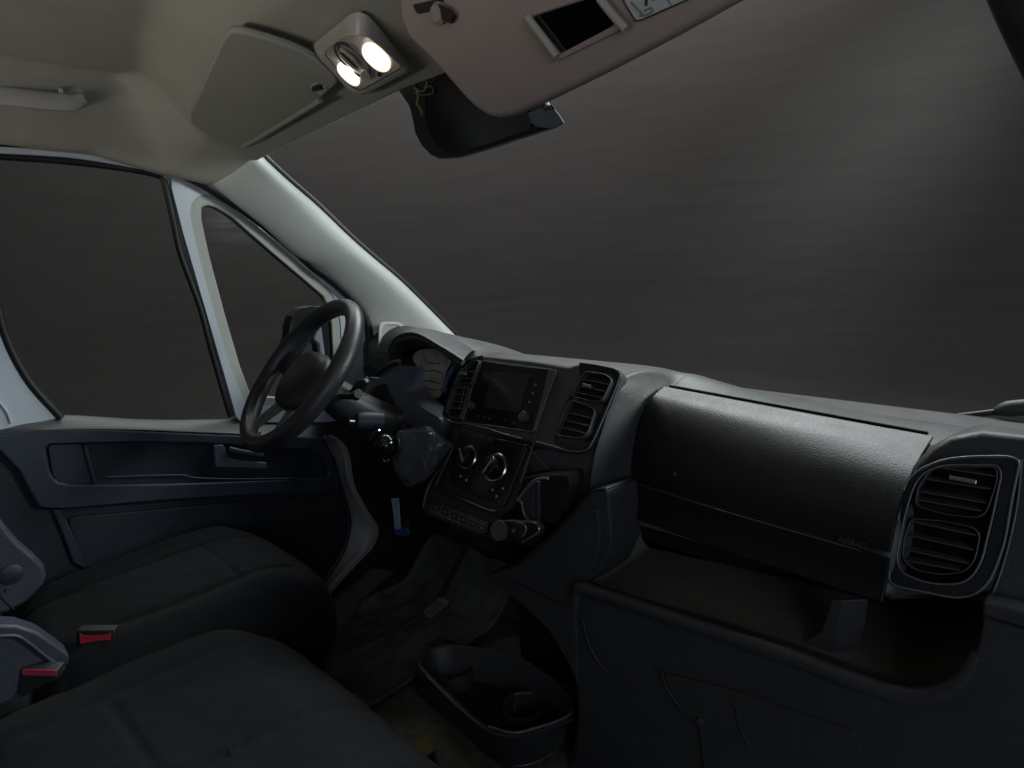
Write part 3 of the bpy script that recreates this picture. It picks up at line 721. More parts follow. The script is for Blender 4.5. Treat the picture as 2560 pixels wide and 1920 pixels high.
# right centre vent
ring('vent_surround', rad(vloop([(1465, 415), (1600, 432), (1790, 470), (1825, 515), (1720, 790), (1580, 1095), (1510, 1145), (1400, 1140), (1270, 1090), (1300, 950), (1400, 700), (1530, 500)], .003), .01, 3),
     rad(vloop([(1530, 470), (1660, 490), (1760, 520), (1780, 560), (1700, 750), (1560, 1060), (1500, 1100), (1390, 1095), (1290, 1050), (1320, 950), (1440, 660)], .003), .01, 3), -FN*.012, m_gloss, da, bevel=.002, n=100, center=FA(.003)(c5(1530, 790)))
tube('vent_bead', mp(FA(.004), c5, [(1790, 478), (1828, 520), (1722, 795), (1590, 1090), (1515, 1150), (1400, 1150), (1240, 1105), (1130, 1075)]), .0015, m_trim, da, n=8)
vent('air_vent', 'double centre vent right of the radio',
     [[(1530, 492), (1700, 512), (1765, 560), (1680, 740), (1600, 745), (1415, 700), (1470, 590)],
      [(1410, 725), (1560, 770), (1625, 815), (1560, 1010), (1510, 1050), (1390, 1040), (1285, 1020), (1320, 920)]],
     [[((1500, 555), (1735, 600)), ((1460, 610), (1705, 660)), ((1430, 660), (1680, 712))],
      [((1370, 830), (1600, 885)), ((1340, 890), (1580, 950)), ((1310, 950), (1550, 1010))]],
     FA(.014), c5, FN, da, tab=((1530, 612), (1600, 630), m_trim), depth=.013)
# left centre vent
ring('vent_surround', rad(vloop([(350, 870), (375, 740), (430, 600), (500, 460), (570, 385), (690, 352), (700, 390), (600, 640), (520, 930), (500, 950)], .003), .008, 3),
     rad(vloop([(385, 850), (410, 740), (450, 620), (520, 480), (580, 410), (670, 390), (660, 430), (575, 640), (505, 900), (480, 905)], .003), .008, 3), -FN*.012, m_gloss, da, bevel=.002, n=100, center=FA(.003)(c5(500, 680)))
vent('air_vent', 'double centre vent left of the radio',
     [[(545, 440), (600, 405), (665, 400), (590, 600), (440, 600)], [(440, 625), (575, 625), (500, 890), (430, 880), (375, 830)]],
     [[((510, 490), (640, 495)), ((480, 545), (610, 552))], [((420, 680), (550, 690)), ((400, 740), (535, 750)), ((385, 795), (520, 805))]],
     FA(.014), c5, FN, da, tab=((500, 515), (560, 520), m_trim), depth=.013)
tube('vent_bead', mp(FA(.004), c5, [(540, 610), (520, 700), (495, 790), (400, 800)]), .0013, m_trim, da, n=8)
tube('vent_bead', mp(FA(.004), c5, [(345, 830), (365, 875), (430, 910), (520, 925)]), .002, m_trim, da, n=8)

# radio
ra = thing_part('radio', da, 'gloss black radio with square screen and two knobs')
RB = mp(FA(.004), c5, [(668, 405), (1232, 478), (1100, 985), (525, 905)])
RO = mp(FA(.004), c5, [(655, 392), (1300, 480), (1120, 1000), (512, 918)])
ring('radio_trim', rad(RO, .006), rad(RB, .005), -FN*.012, m_slat, ra, bevel=.0015, n=100)
plate('bezel', rad(RB, .004), -FN*.006, m_gloss, ra, bevel=.001)
tube('trim_bead', mp(FA(.005), c5, [(1300, 492), (1235, 660), (1175, 820), (1112, 985)]), .0013, m_trim, ra, n=8)
tube('trim_bead', mp(FA(.005), c5, [(680, 398), (640, 470), (570, 720), (520, 905)]), .0013, m_trim, ra, n=8)
tube('trim_bead', mp(FA(.005), c5, [(530, 918), (700, 960), (860, 1010), (1010, 1050)]), .0016, m_trim, ra, n=8)
SO = mp(FA(.0055), d7, [(700, 335), (1350, 380), (1170, 1045), (545, 955)])
SI = mp(FA(.0055), d7, [(735, 355), (1335, 395), (1160, 1030), (565, 940)])
ring('screen_rim', rad(SO, .002), rad(SI, .0015), -FN*.002, m_dash2, ra, bevel=.0003, n=80)
plate('screen', SI, -FN*.001, m_screen, ra, bevel=0)
def knob(c, r_, h, parent, m=m_gloss, ringm=None, grip=False, name='knob'):
    k = lathe(name, [(r_*1.05, 0), (r_*1.05, h*.25), (r_, h*.35), (r_*.93, h*.95), (r_*.86, h)], c, FN, m, parent, n=40)
    if ringm: lathe('chrome_ring', [(r_*1.30, -.001), (r_*1.30, .002), (r_*1.22, .0045), (r_*1.10, .0045), (r_*1.08, .001)], c, FN, ringm, k, n=48)
    if grip:
        a, b, _ = basis(FN); g = a*math.cos(grip)+b*math.sin(grip); p = np.cross(FN, g)
        box('grip', c+FN*(h+.003), g*r_*.88, p*r_*.14, FN*.004, m_chrome if ringm else m, k, .002)
    return k
knob(FA(.004)(d7(350, 930)), .009, .012, ra, m_slat)
knob(FA(.004)(d7(1270, 1130)), .0115, .013, ra, m_slat)
for q in [(520, 420), (480, 570), (440, 700)]: plate('button', rad(mp(FA(.0045), d7, [(q[0]-32, q[1]-14), (q[0]+28, q[1]-8), (q[0]+24, q[1]+14), (q[0]-36, q[1]+8)]), .001), -FN*.0008, m_dash, ra, bevel=0)
for q in [(1445, 560), (1390, 715), (1340, 860)]: plate('button', rad(mp(FA(.0045), d7, [(q[0]-22, q[1]-22), (q[0]+22, q[1]-18), (q[0]+18, q[1]+22), (q[0]-26, q[1]+18)]), .001), -FN*.0008, m_trim, ra, bevel=0)
for q in [(450, 1100), (570, 1120), (640, 1150), (930, 1180), (1060, 1235)]: plate('button', rad(mp(FA(.0045), d7, [(q[0]-22, q[1]-14), (q[0]+20, q[1]-8), (q[0]+16, q[1]+14), (q[0]-26, q[1]+8)]), .001), -FN*.0008, m_slat, ra, bevel=0)

# climate control stack
st = thing_part('climate_panel', da, 'black heater control panel with two chrome ringed knobs')
LS = mp(FA(-.004), d1, [(985, 55), (1775, 225), (1680, 560), (1620, 700), (1590, 830), (1400, 985), (1340, 1010), (1310, 1160), (1240, 1150), (690, 930), (640, 860), (700, 600), (830, 400), (950, 250)])
plate('stack_body', rad(LS, .008, 3), (0, .14, -.02), m_dash, st, bevel=.004)
plate('control_bezel', rad(mp(FA(.002), d1, [(1020, 75), (1720, 215), (1470, 850), (905, 605)]), .008), -FN*.006, m_gloss, st, bevel=.001)
tube('stack_lip', mp(FA(.006), d1, [(945, 250), (880, 390), (800, 560), (775, 620), (790, 660), (900, 715), (1100, 800), (1300, 885), (1395, 905)]), .0042, m_dash, st, flat=(FN, .8))
tube('side_edge', mp(FA(.002), d1, [(955, 240), (860, 400), (745, 560), (680, 700), (645, 860)]), .0022, m_slat, st, n=8)
tube('side_edge', mp(FA(.002), c5, [(1240, 560), (1170, 830), (1100, 1120), (1050, 1260), (1000, 1420)]), .0016, m_slat, st, n=8)
knob(FA(.002)(d1(1105, 345)), .022, .018, st, m_gloss, m_chrome, grip=2.3, name='heater_knob')
knob(FA(.002)(d1(1390, 450)), .0255, .020, st, m_gloss, m_chrome, grip=1.2, name='heater_knob')
plate('button', rad(mp(FA(.0035), d1, [(1290, 110), (1380, 130), (1370, 190), (1285, 170)]), .003), -FN*.001, m_dash, st, bevel=0)
for q in [(1030, 535), (1090, 575), (1360, 675), (1465, 660), (1400, 740)]:
    lathe('indicator', [(.0028, 0), (.0028, .001)], FA(.0035)(d1(*q)), FN, m_mark, st, n=12)
sw = FA(.004)
plate('switch_panel', rad(mp(sw, d1, [(715, 755), (1320, 1005), (1290, 1120), (1230, 1120), (705, 895)]), .004), -FN*.01, m_gloss, st, bevel=.001)
for k in range(6):
    t0, t1 = k/6+.015, (k+1)/6-.015
    a = lambda t, s: FA(.005)(d1(735+(1300-735)*t+(-12)*s, 790+(1040-790)*t+100*s))
    b = plate('rocker_switch', [a(t0, .08), a(t1, .08), a(t1, .85), a(t0, .85)], -FN*.004, m_dash, st, bevel=.001)
    mid = a((t0+t1)/2, .5)
    tube('symbol', [mid+FN*.0012+np.array([-.003, 0, .0]), mid+FN*.0012+np.array([.001, 0, .002]), mid+FN*.0012+np.array([.003, 0, -.001])], .0006, m_mark, b, n=6, k=2)

# cluster binnacle
cl = thing_part('instrument_binnacle', da, 'hooded instrument binnacle behind the wheel')
HO = [c4(*q) for q in [(1610, 900), (1572, 830), (1572, 740), (1612, 675), (1690, 632), (1790, 628), (1880, 665), (1980, 725), (2090, 790), (2190, 855)]]
h0 = [PY(.27)(q) for q in HO]; h1 = [PY(.52)(q) for q in [(870, 775), (868, 750), (880, 735), (895, 722), (925, 714), (955, 718), (975, 726), (995, 737), (1015, 748), (1030, 758)]]
hin = [PY(.275)(c4(*q)) for q in [(1640, 900), (1612, 850), (1600, 790), (1640, 730), (1720, 705), (1790, 697), (1870, 715), (1960, 768), (2060, 835), (2160, 915)]]
hmid = [(a+b)/2+np.array([0, 0, .008]) for a, b in zip(h0, h1)]
hback = [PY(.36)(c4(*q)) for q in [(1700, 900), (1680, 860), (1680, 820), (1700, 780), (1760, 755), (1820, 745), (1890, 750), (1970, 780), (2060, 850), (2120, 940)]]
surf('hood', [h1, hmid, h0, [(a+b)/2+np.array([0, -.004, 0]) for a, b in zip(h0, hin)], hin, hback], m_low, cl, 5, 4, solid=0, sharp=80)
P = mp(PY(.375), c4, [(1650, 880), (1660, 760), (1760, 720), (2000, 740), (2150, 830), (2180, 1000), (2050, 1230), (1900, 1240), (1700, 1150), (1640, 1020)])
plate('dial_housing', rad(P, .02), (0, .02, 0), m_black, cl, bevel=.004)
P = catmull(mp(PY(.365), c4, [(1762, 855), (1800, 790), (1900, 768), (2010, 785), (2080, 860), (2040, 960), (2020, 1060), (1985, 1170), (1900, 1178), (1860, 1080), (1830, 960)]), 4, True)
plate('dial_glass', P, (0, .004, 0), m_dial, cl, bevel=.001)
for s in [[(1845, 800), (1880, 880), (1990, 890)], [(1850, 960), (1940, 950), (2010, 975)], [(1860, 1030), (1930, 1040), (1990, 1060)], [(1880, 1100), (1960, 1110)]]:
    tube('dial_marking', mp(PY(.362), c4, s), .0012, mat('dial_brown', (.10,.06,.03), .5), cl, n=6, k=3)
tube('side_bezel', mp(PY(.35), c4, [(2120, 890), (2060, 1000), (2040, 1060), (2030, 1130)]), .006, mat('bezel_blue', (.12,.16,.42), .2), cl, n=8)
lathe('warning_light', [(.004, 0), (.004, .002)], PY(.352)(c4(2005, 1105)), (0, -1, 0), mat('lamp_orange', (.6,.14,.05), .4), cl, n=12)
tube('lower_bezel', mp(PY(.35), c4, [(1830, 1245), (1880, 1250), (1940, 1225)]), .003, m_slat, cl, n=8)

plate('lower_shroud', mp(PY(.275), None, [(688, 862), (800, 840), (860, 900), (930, 935), (1000, 945), (1000, 1010), (930, 1060), (860, 1030), (800, 1040), (748, 985), (716, 948), (690, 940)]), (0, .10, 0), m_dash2, da, bevel=.01)
# driver side fascia and its round opening
P = mp(PY(.245), c4, [(1330, 1010), (1385, 1000), (1480, 1015), (1560, 975), (1640, 905), (1668, 905), (1655, 1010), (1672, 1110), (1850, 1265), (1990, 1345), (2010, 1420), (1960, 1540), (1700, 1500), (1480, 1430), (1330, 1330), (1300, 1150)])
plate('driver_fascia', rad(P, .012), (0, .08, -.02), mat('fascia_blue_grey', (.11,.12,.14), .5, grain=.5), da, bevel=.012, seg=5)
hc = PY(.236)(c4(1535, 1172)); nn = unit((0.5, -1, .35))
lathe('round_cup', [(.046, -.004), (.046, .003), (.043, .005), (.039, .002), (.037, -.006)], hc, nn, m_dash, da, n=40, sx=1.05, sy=.82)
lathe('round_cup_floor', [(.0385, .0005), (.0385, .0022)], hc, nn, m_black, da, n=40, sx=1.05, sy=.82)
tube('cup_rib', [hc+nn*.006+np.array([-.012, 0, -.016]), hc+nn*.006+np.array([-.004, 0, 0]), hc+nn*.006+np.array([.002, 0, .018])], .002, m_dash, da, n=8)
tube('wiper_stalk', mp(PY(.21), c4, [(1455, 990), (1540, 925), (1600, 895), (1660, 880)]), [.005, .007, .008], m_black, da)
# driver corner: side vent
P = mp(PY(.40), c4, [(1310, 900), (1400, 815), (1470, 790), (1620, 810), (1640, 880), (1500, 990), (1300, 1000)])
plate('corner_panel', rad(P, .01), (0, .08, 0), m_dash, da, bevel=.008, seg=4)
sv = PY(.388)(c4(1400, 938)); sn = unit((.5, -1, .3))
v = thing_part('air_vent', da, 'small round vent at the driver corner')
lathe('cell_rim', [(.021, -.004), (.021, .003), (.018, .004), (.016, 0)], sv, sn, m_slat, v, n=32)
lathe('duct', [(.017, -.001), (.017, .001)], sv, sn, m_black, v, n=32)
for k in (-1, 0, 1): box('slat', sv+sn*.002+np.array([0, 0, .008*k]), (.014, .007, 0), sn*.002, (0, 0, .0009), m_slat, v, .0003)

# lower stack side: cup recess and cheek
P = mp(PY(.20), None, [d1(1765, 275), d1(1850, 370), d1(1930, 470), d1(1800, 500), d1(1640, 640), d1(1660, 520)])
plate('stack_cheek', P, (0, .08, 0), m_low, da, bevel=.003)
P = mp(PY(.17), d1, [(1640, 560), (1800, 530), (2120, 520), (2150, 620), (2080, 880), (1950, 960), (1830, 1020), (1640, 1020), (1560, 900)])
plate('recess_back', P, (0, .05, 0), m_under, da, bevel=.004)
tube('recess_lip', mp(PY(.14), d1, [(1925, 555), (1840, 560), (1770, 590), (1690, 680), (1625, 765), (1622, 785), (1655, 805), (1668, 880), (1690, 940), (1730, 995)]), .0028, m_trim, da, n=10)
P = mp(PY(.15), d1, [(1630, 770), (1700, 670), (1785, 590), (1785, 1000), (1720, 985), (1680, 900), (1660, 805)])
plate('recess_wall', P, (0, .05, 0), m_low, da, bevel=.003)
tube('recess_edge', mp(PY(.145), d1, [(1830, 590), (1825, 800), (1828, 1010)]), .002, m_slat, da, n=8)
P = mp(PY(.19), None, [(1236, 1100), (1262, 1068), (1286, 1056), (1304, 1052), (1313, 1064), (1318, 1120), (1322, 1180), (1300, 1235), (1262, 1262), (1240, 1275), (1238, 1312), (1222, 1304), (1120, 1270), (1050, 1245), (1120, 1215), (1180, 1160)])
plate('lower_cheek', P, (0, .10, -.01), m_low, da, bevel=.012, seg=5)
tube('cheek_bead', mp(PY(.182), None, [(1308, 1056), (1280, 1062), (1250, 1090), (1215, 1130), (1180, 1168)]), .003, m_dash, da, n=8)

plate('knee_panel', mp(PY(.186), None, [(1048, 1243), (1125, 1218), (1185, 1165), (1236, 1105), (1290, 1100), (1296, 1150), (1290, 1200), (1262, 1262), (1246, 1270), (1243, 1320), (1247, 1480), (1235, 1440), (1212, 1400), (1180, 1355), (1130, 1308), (1080, 1275)]), (0, .06, 0), m_low, da, bevel=.004)
plate('underdash_shade', [(-.20, .40, .1), (.96, .40, .1), (.96, .40, .62), (-.20, .40, .62)], (0, .3, 0), m_under, da, bevel=.01)  # added black block standing in for the deep shade under the dash
# lower dash with the open tray
YL = PY(.19)
LO = [(1236, 1240), (1262, 1170), (1330, 1110), (1900, 1290), (2130, 1290), (2330, 1350), (2330, 1900), (1180, 1900), (1240, 1600), (1248, 1550), (1247, 1480), (1240, 1400)]
HI = [(1252, 1262), (1300, 1180), (1345, 1135), (1600, 1210), (1905, 1300), (2118, 1312), (2122, 1345), (2110, 1400), (2085, 1445), (2050, 1478), (2000, 1492), (1950, 1492), (1850, 1463), (1700, 1408), (1500, 1343), (1300, 1280)]
U = [(1236, 1240), (1252, 1255), (1262, 1268), (1300, 1283), (1500, 1343), (1700, 1408), (1850, 1463), (1950, 1492), (2000, 1492), (2050, 1478), (2085, 1445), (2110, 1400), (2122, 1345), (2124, 1300), (2330, 1350), (2330, 1900), (1180, 1900), (1240, 1600), (1248, 1550), (1247, 1480), (1240, 1400)]
plate('lower_panel', [YL(q) for q in U], (0, .03, 0), m_low, da, bevel=.004, seg=3)
TB = [(1250, 1262, .192), (1300, 1283, .192), (1500, 1345, .192), (1700, 1410, .192), (1850, 1465, .192), (1950, 1494, .192), (2000, 1494, .192), (2050, 1480, .192), (2085, 1446, .192), (2112, 1400, .192), (2124, 1345, .192), (2122, 1295, .21), (1900, 1280, .225), (1600, 1190, .275), (1345, 1112, .31), (1275, 1180, .25)]
hl = catmull([PY(y)((a, b)) for a, b, y in TB], 6, True)
c0 = np.mean(hl, axis=0)
t1_ = [p+np.array([0, (.29-p[1])*.6, -.012]) for p in hl]
t2_ = [c0+(p-c0)*.94 for p in hl]; t2_ = [np.array([p[0], .40, p[2]+.008]) for p in t2_]
grid('tray_bin', [hl, t1_, t2_], mat('tray_plastic', (.16,.15,.13), .55, grain=.4), da, closed=True)
plate('tray_back', t2_, (0, .004, 0), m_under, da, bevel=0)
tube('tray_lip', [PY(.178)(q) for q in [(1243, 1300), (1246, 1276), (1258, 1270), (1320, 1290), (1500, 1350), (1700, 1416), (1850, 1472), (1950, 1501), (2020, 1500), (2075, 1468), (2110, 1415)]], [.010, .013, .014, .014, .014, .012, .006], m_low, da, flat=((0, 1, 0), .8))
P = [PX(.69)(d3(*q)) for q in [(1292, 180), (1285, 250), (1240, 345), (1150, 395), (1000, 452)]]
DV0 = mp(PY(.25), d3, [(1290, 185), (1242, 340), (1120, 400), (1010, 450), (1190, 486), (1300, 450), (1335, 300), (1345, 190)])
plate('tray_divider', DV0, (.03, .03, 0), m_low, da, bevel=.004)
P = rad(mp(PY(.183), d3, [(490, 540), (880, 640), (1410, 828), (1440, 940), (1450, 1120), (700, 1120), (660, 780), (560, 700)]), .012)
plate('lower_flap', P, (0, .01, 0), m_low, da, bevel=.003)
tube('flap_bead', mp(PY(.180), d3, [(485, 530), (510, 610), (580, 710), (670, 775), (790, 840), (925, 905)]), .0016, m_low, da, n=8)
tube('flap_bead', mp(PY(.180), d3, [(810, 680), (835, 700), (865, 820), (920, 905)]), .0012, m_low, da, n=8)
lathe('flap_latch', [(.007, 0), (.006, .005)], PY(.181)(d3(670, 770)), (0, -1, 0), m_slat, da, n=20)
tube('panel_seam', mp(PY(.186), None, [(2130, 1330), (2160, 1342), (2230, 1362)]), .0015, m_black, da, n=6)
tube('panel_seam', mp(PY(.186), c8, [(1500, 450), (1600, 490), (1750, 560), (1880, 622)]), .0015, m_black, da, n=6)
tube('inner_rib', mp(PY(.184), d3, [(108, 285), (130, 380), (180, 480), (260, 570), (380, 650)]), .002, m_low, da, n=8)
tube('dash_edge', mp(PY(.19), None, [(1130, 1306), (1180, 1352), (1212, 1398), (1236, 1440), (1248, 1485), (1250, 1560), (1240, 1640)]), .004, m_dash, da, n=8)

# ------------------------------------------------------------------ steering wheel and column
wc = np.array([-.423, -.038, 1.009]); wn = unit((-.107, -.733, .671))
wa = unit(np.cross((0, 0, 1.), wn)); wb_ = np.cross(wn, wa)      # wa: towards the driver's right hand, wb_: up
sw_ = thing('steering_wheel', 'black leather steering wheel in front of the instrument binnacle', 'steering wheel', wc)
def wp(r_, deg, h=0):
    t = R(deg); return wc+wa*(r_*math.cos(t))+wb_*(r_*math.sin(t))+wn*h
rows = []
for i in range(96):
    t = 360*i/96; rd = .0205+.002*sum(math.exp(-(((t-k+180) % 360-180)/14)**2) for k in (15, 165)); row = []
    for j in range(18):
        a = 2*math.pi*j/18
        row.append(wp(.19+rd*math.cos(a), t, rd*1.05*math.sin(a)))
    rows.append(row)
rows.append(rows[0])
grid('rim', rows, m_leather, sw_, closed=True)
rows = []
for r_, h in [(0, .018), (.03, .017), (.055, .012), (.07, .002), (.074, -.014), (.07, -.03), (.05, -.045), (.045, -.06)]:
    rows.append([wc+wa*r_*math.copysign(abs(math.cos(2*math.pi*j/40))**.75, math.cos(2*math.pi*j/40))*1.36+wb_*(r_*math.copysign(abs(math.sin(2*math.pi*j/40))**.75, math.sin(2*math.pi*j/40))*1.08-.014)+wn*(h-.006) for j in range(40)])
grid('airbag_cover', rows, m_dash2, sw_, closed=True)
for d, w0, w1 in ((6, .036, .030), (174, .036, .030), (245, .026, .022), (295, .026, .022)):
    rws = []
    for k in range(7):
        s = k/6; r_ = .055+.125*s; ww = w0*(1-s)+w1*s; h = -.026+.022*s
        t = R(d); dirv = wa*math.cos(t)+wb_*math.sin(t); pr = np.cross(wn, dirv)
        c = wc+dirv*r_+wn*h
        rws.append([c+pr*ww*math.cos(2*math.pi*j/12)+wn*.007*math.sin(2*math.pi*j/12) for j in range(12)])
    grid('spoke', rws, m_dash if d < 200 else mat('spoke_insert', (.10,.11,.105), .35), sw_, closed=True)
lathe('spoke_screw', [(.006, 0), (.006, .003), (.004, .005)], PL(wc+wn*.004, wn)(c4(495, 1475)), wn, m_chrome, sw_, n=16)
lathe('emblem', [(.018, 0), (.018, .002), (.015, .003)], wc-wn*.004, wn, m_slat, sw_, n=32)

cs = thing('steering_column', 'dark column shroud with stalks and ignition barrel below the wheel', 'steering column', (-.42, .1, .85))
rows = []
for k in range(9):
    s = k/8; c = wc-wn*(.07+.20*s)+np.array([0, 0, -.006*math.sin(math.pi*s)]); rx, ry = .046+.012*s, .040+.022*s
    rows.append([c+wa*rx*math.copysign(abs(math.cos(2*math.pi*j/28))**.8, math.cos(2*math.pi*j/28))+wb_*ry*math.copysign(abs(math.sin(2*math.pi*j/28))**.8, math.sin(2*math.pi*j/28)) for j in range(28)])
grid('shroud', rows, m_dash, cs, closed=True, caps=True)
sk = tube('stalk', [wc-wn*.10+wa*.03, wc-wn*.095+wa*.10+wb_*.01, wc-wn*.085+wa*.15+wb_*.02], [.007, .008, .011], m_dash2, cs)
plate('stalk_paddle', rad(mp(PY(.06), c4, [(1290, 1030), (1350, 1020), (1378, 1050), (1340, 1130), (1260, 1240), (1215, 1260), (1200, 1190)]), .006), (0, .012, 0), m_dash, cs, bevel=.004)
tube('stalk', [wc-wn*.10-wa*.03, wc-wn*.09-wa*.10+wb_*.012, wc-wn*.08-wa*.155+wb_*.02], [.007, .008, .011], m_dash2, cs)
ic = PY(.07)(c4(1350, 1370)); ax = unit((-.5, -1, .2))
lathe('ignition_barrel', [(.022, -.05), (.023, 0), (.021, .012), (.016, .016)], ic, ax, m_seatp, cs, n=32)
ip = PY(.05)(c4(1240, 1365))
lathe('ignition_ring', [(.015, -.012), (.015, 0), (.0135, .002), (.012, 0)], ip, ax, m_chrome, cs, n=32)
lathe('ignition_lock', [(.0122, -.002), (.0122, .0005)], ip, ax, m_black, cs, n=24)
box('key_slot', ip+ax*.003, (.001, 0, 0), ax*.002, (0, 0, .008), m_slat, cs, .0003)
tube('column_stem', [wc-wn*.25, wc-wn*.42+np.array([0, 0, -.02]), wc-wn*.62+np.array([0, 0, -.1])], .045, m_under, cs)
tube('shroud_seam', mp(PY(.10), c4, [(1380, 1000), (1395, 1040), (1385, 1120), (1350, 1230), (1290, 1330)]), .0015, m_slat, cs, n=6)

# gear lever with leather boot
gl = thing('gear_lever', 'dash mounted gear lever with dark knob and creased leather boot', 'gear lever', (-.25, .15, .75))
KC = PY(.075)(d1(265, 215))
kb = lathe('knob', [(.010, -.04), (.016, -.032), (.025, -.014), (.027, 0), (.025, .012), (.017, .022), (.006, .026)], KC, (-.25, -.75, .6), m_gloss, gl, n=36)
for q in ([(110, 160), (150, 90), (200, 62)], [(395, 150), (405, 220), (390, 300), (375, 350)], [(210, 235), (250, 205), (320, 190)], [(240, 370), (265, 390), (290, 370)]):
    tube('knob_trim', mp(PY(.048), d1, q), .0022, m_chrome, kb, n=8, k=4)
tube('shaft', [KC, PY(.11)(d1(400, 270))], .008, m_slat, gl)
def bl(y, L): return mp(PY(y), d1, L)
R0 = bl(.10, [(385, 90), (420, 82), (440, 180), (430, 330), (410, 520), (330, 420), (330, 250)])
R1 = bl(.112, [(470, 95), (545, 75), (580, 230), (560, 420), (500, 600), (380, 520), (400, 280)])
R2 = bl(.118, [(600, 75), (690, 68), (700, 230), (690, 400), (600, 585), (480, 610), (480, 300)])
R3 = bl(.135, [(700, 70), (748, 75), (762, 230), (770, 380), (720, 520), (560, 600), (560, 300)])
R4 = bl(.165, [(760, 120), (830, 130), (880, 210), (850, 330), (800, 440), (640, 580), (640, 320)])
R5 = bl(.19, [(800, 130), (900, 170), (960, 230), (900, 350), (830, 450), (700, 560), (700, 320)])
rows = [catmull(r_, 6, True) for r_ in (R0, R1, R2, R3, R4, R5)]
cols = [catmull(c, 7) for c in zip(*rows)]
G = [list(r_) for r_ in zip(*cols)]
for i, r_ in enumerate(G):
    c = np.mean(r_, axis=0)
    for j, p in enumerate(r_):
        f = 1+.07*(1-2*abs(math.sin(j*.55+i*.10)))*math.sin(i/len(G)*3.1)+.10*noise.noise(Vector((i*.25, j*.4, 1)))
        r_[j] = c+(p-c)*f
bo = grid('boot', G, m_boot, gl, closed=True, caps=True)
for L in ([(385, 88), (560, 78), (742, 72)], [(742, 74), (757, 150), (765, 240)], [(640, 350), (590, 440), (560, 540)], [(650, 360), (670, 440), (700, 500)]):
    tube('boot_seam', mp(PY(.098), d1, L), .0013, m_boot, bo, n=6, k=4)

# dangling key fob with pale strap
kt = thing('key_tag', 'pale strap with a blue tag hanging below the gear lever boot', 'key tag', (-.2, .09, .6))
plate('strap', mp(PY(.10), d1, [(318, 765), (390, 760), (400, 900), (412, 1075), (355, 1085), (340, 930)]), (0, .003, 0), m_pale, kt, bevel=.001)
plate('tag', rad(mp(PY(.098), d1, [(355, 1080), (480, 1070), (505, 1120), (480, 1145), (370, 1140)]), .003), (0, .004, 0), m_blue, kt, bevel=.001)
plate('tag', rad(mp(PY(.102), d1, [(455, 985), (490, 1010), (500, 1080), (440, 1075)]), .003), (0, .003, 0), mat('tag_brown', (.03,.02,.025), .5), kt, bevel=.001)
# phone holder on the lower stack
ph = thing('phone_holder', 'small dark round holder clipped to the lower centre console', 'holder', (.1, .1, .68))
P = rad(mp(PY(.10), d1, [(1330, 1080), (1400, 1000), (1500, 985), (1640, 1000), (1780, 1000), (1838, 1070), (1830, 1150), (1700, 1270), (1560, 1200), (1450, 1215), (1340, 1170)]), .012)
plate('holder_body', P, (0, .02, -.004), m_dash, ph, bevel=.005, seg=4)
hc2 = PY(.094)(d1(1430, 1090))
lathe('pad', [(.021, -.004), (.0215, .003), (.020, .006), (.018, .006)], hc2, unit((.1, -1, .45)), m_slat, ph, n=36)
hc3 = PY(.092)(d1(1640, 1090))
lathe('joint', [(.018, 0), (.018, .004), (.014, .007)], hc3, unit((.1, -1, .45)), m_dash2, ph, n=32)
tube('clamp_arc', mp(PY(.085), d1, [(1690, 1040), (1700, 1085), (1670, 1140), (1620, 1165)]), .002, m_trim, ph, n=8)
lathe('screw', [(.0055, 0), (.005, .003)], PY(.086)(d1(1580, 1090)), unit((.1, -1, .45)), m_chrome, ph, n=16)
tube('holder_edge', mp(PY(.095), d1, [(1660, 1205), (1740, 1165), (1825, 1110), (1835, 1070)]), .002, m_trim, ph, n=8)

# pedal
pd = thing('pedal', 'grey brake pedal pad in the dark footwell', 'pedal', (-.4, .28, .2))
P = rad(mp(PL((-.42, .30, .22), (.1, -1, .6)), c8, [(915, 640), (1020, 545), (1075, 575), (1060, 600), (960, 685)]), .006)
plate('pad', P, (0, .010, -.004), mat('pedal_rubber', (.16,.16,.15), .7, grain=1, gscale=120), pd, bevel=.003)
for k in range(3):
    tube('pad_rib', [PL((-.42, .296, .222), (.1, -1, .6))(c8(935+14*k, 632+16*k)), PL((-.42, .296, .222), (.1, -1, .6))(c8(1022+14*k, 556+14*k))], .0016, m_mat, pd, n=6, k=2)
tube('arm', [PY(.32)(c8(1000, 600)), np.array([-.42, .42, .40]), np.array([-.42, .50, .62])], .010, m_under, pd)
pd2 = thing('pedal', 'slim metal pedal rod nearer the floor', 'pedal', (-.45, .2, .14))
tube('rod', mp(PZ(.16), c8, [(690, 860), (760, 780), (850, 700)]), .006, m_slat, pd2)

# floor console with cup holders
fc = thing('floor_console', 'black oval floor console with empty cup wells below the dashboard', 'console', (-.05, .2, .1))
def lp(z, L): return [PZ(z)(c8(*q)) for q in L]
RI = lp(.215, [(935, 1010), (925, 950), (985, 890), (1150, 872), (1500, 940), (1780, 1120), (1880, 1290), (1800, 1335), (1650, 1392), (1500, 1425), (1350, 1385), (1150, 1210)])
RO_ = lp(.217, [(900, 1010), (898, 950), (975, 872), (1150, 852), (1510, 920), (1800, 1100), (1905, 1300), (1830, 1360), (1660, 1412), (1500, 1447), (1330, 1405), (1120, 1235)])
RB_ = lp(.105, [(890, 1180), (890, 1100), (960, 1000), (1150, 950), (1560, 1000), (1860, 1180), (1915, 1330), (1870, 1440), (1700, 1590), (1530, 1640), (1370, 1598), (1120, 1370)])
cI = np.mean(RI, axis=0)
RF = [cI+(p-cI)*.88+np.array([0, 0, -.09]) for p in RI]
rows = [catmull(r_, 7, True) for r_ in (RF, RI)]
loop = lambda r_: catmull(r_, 7, True)
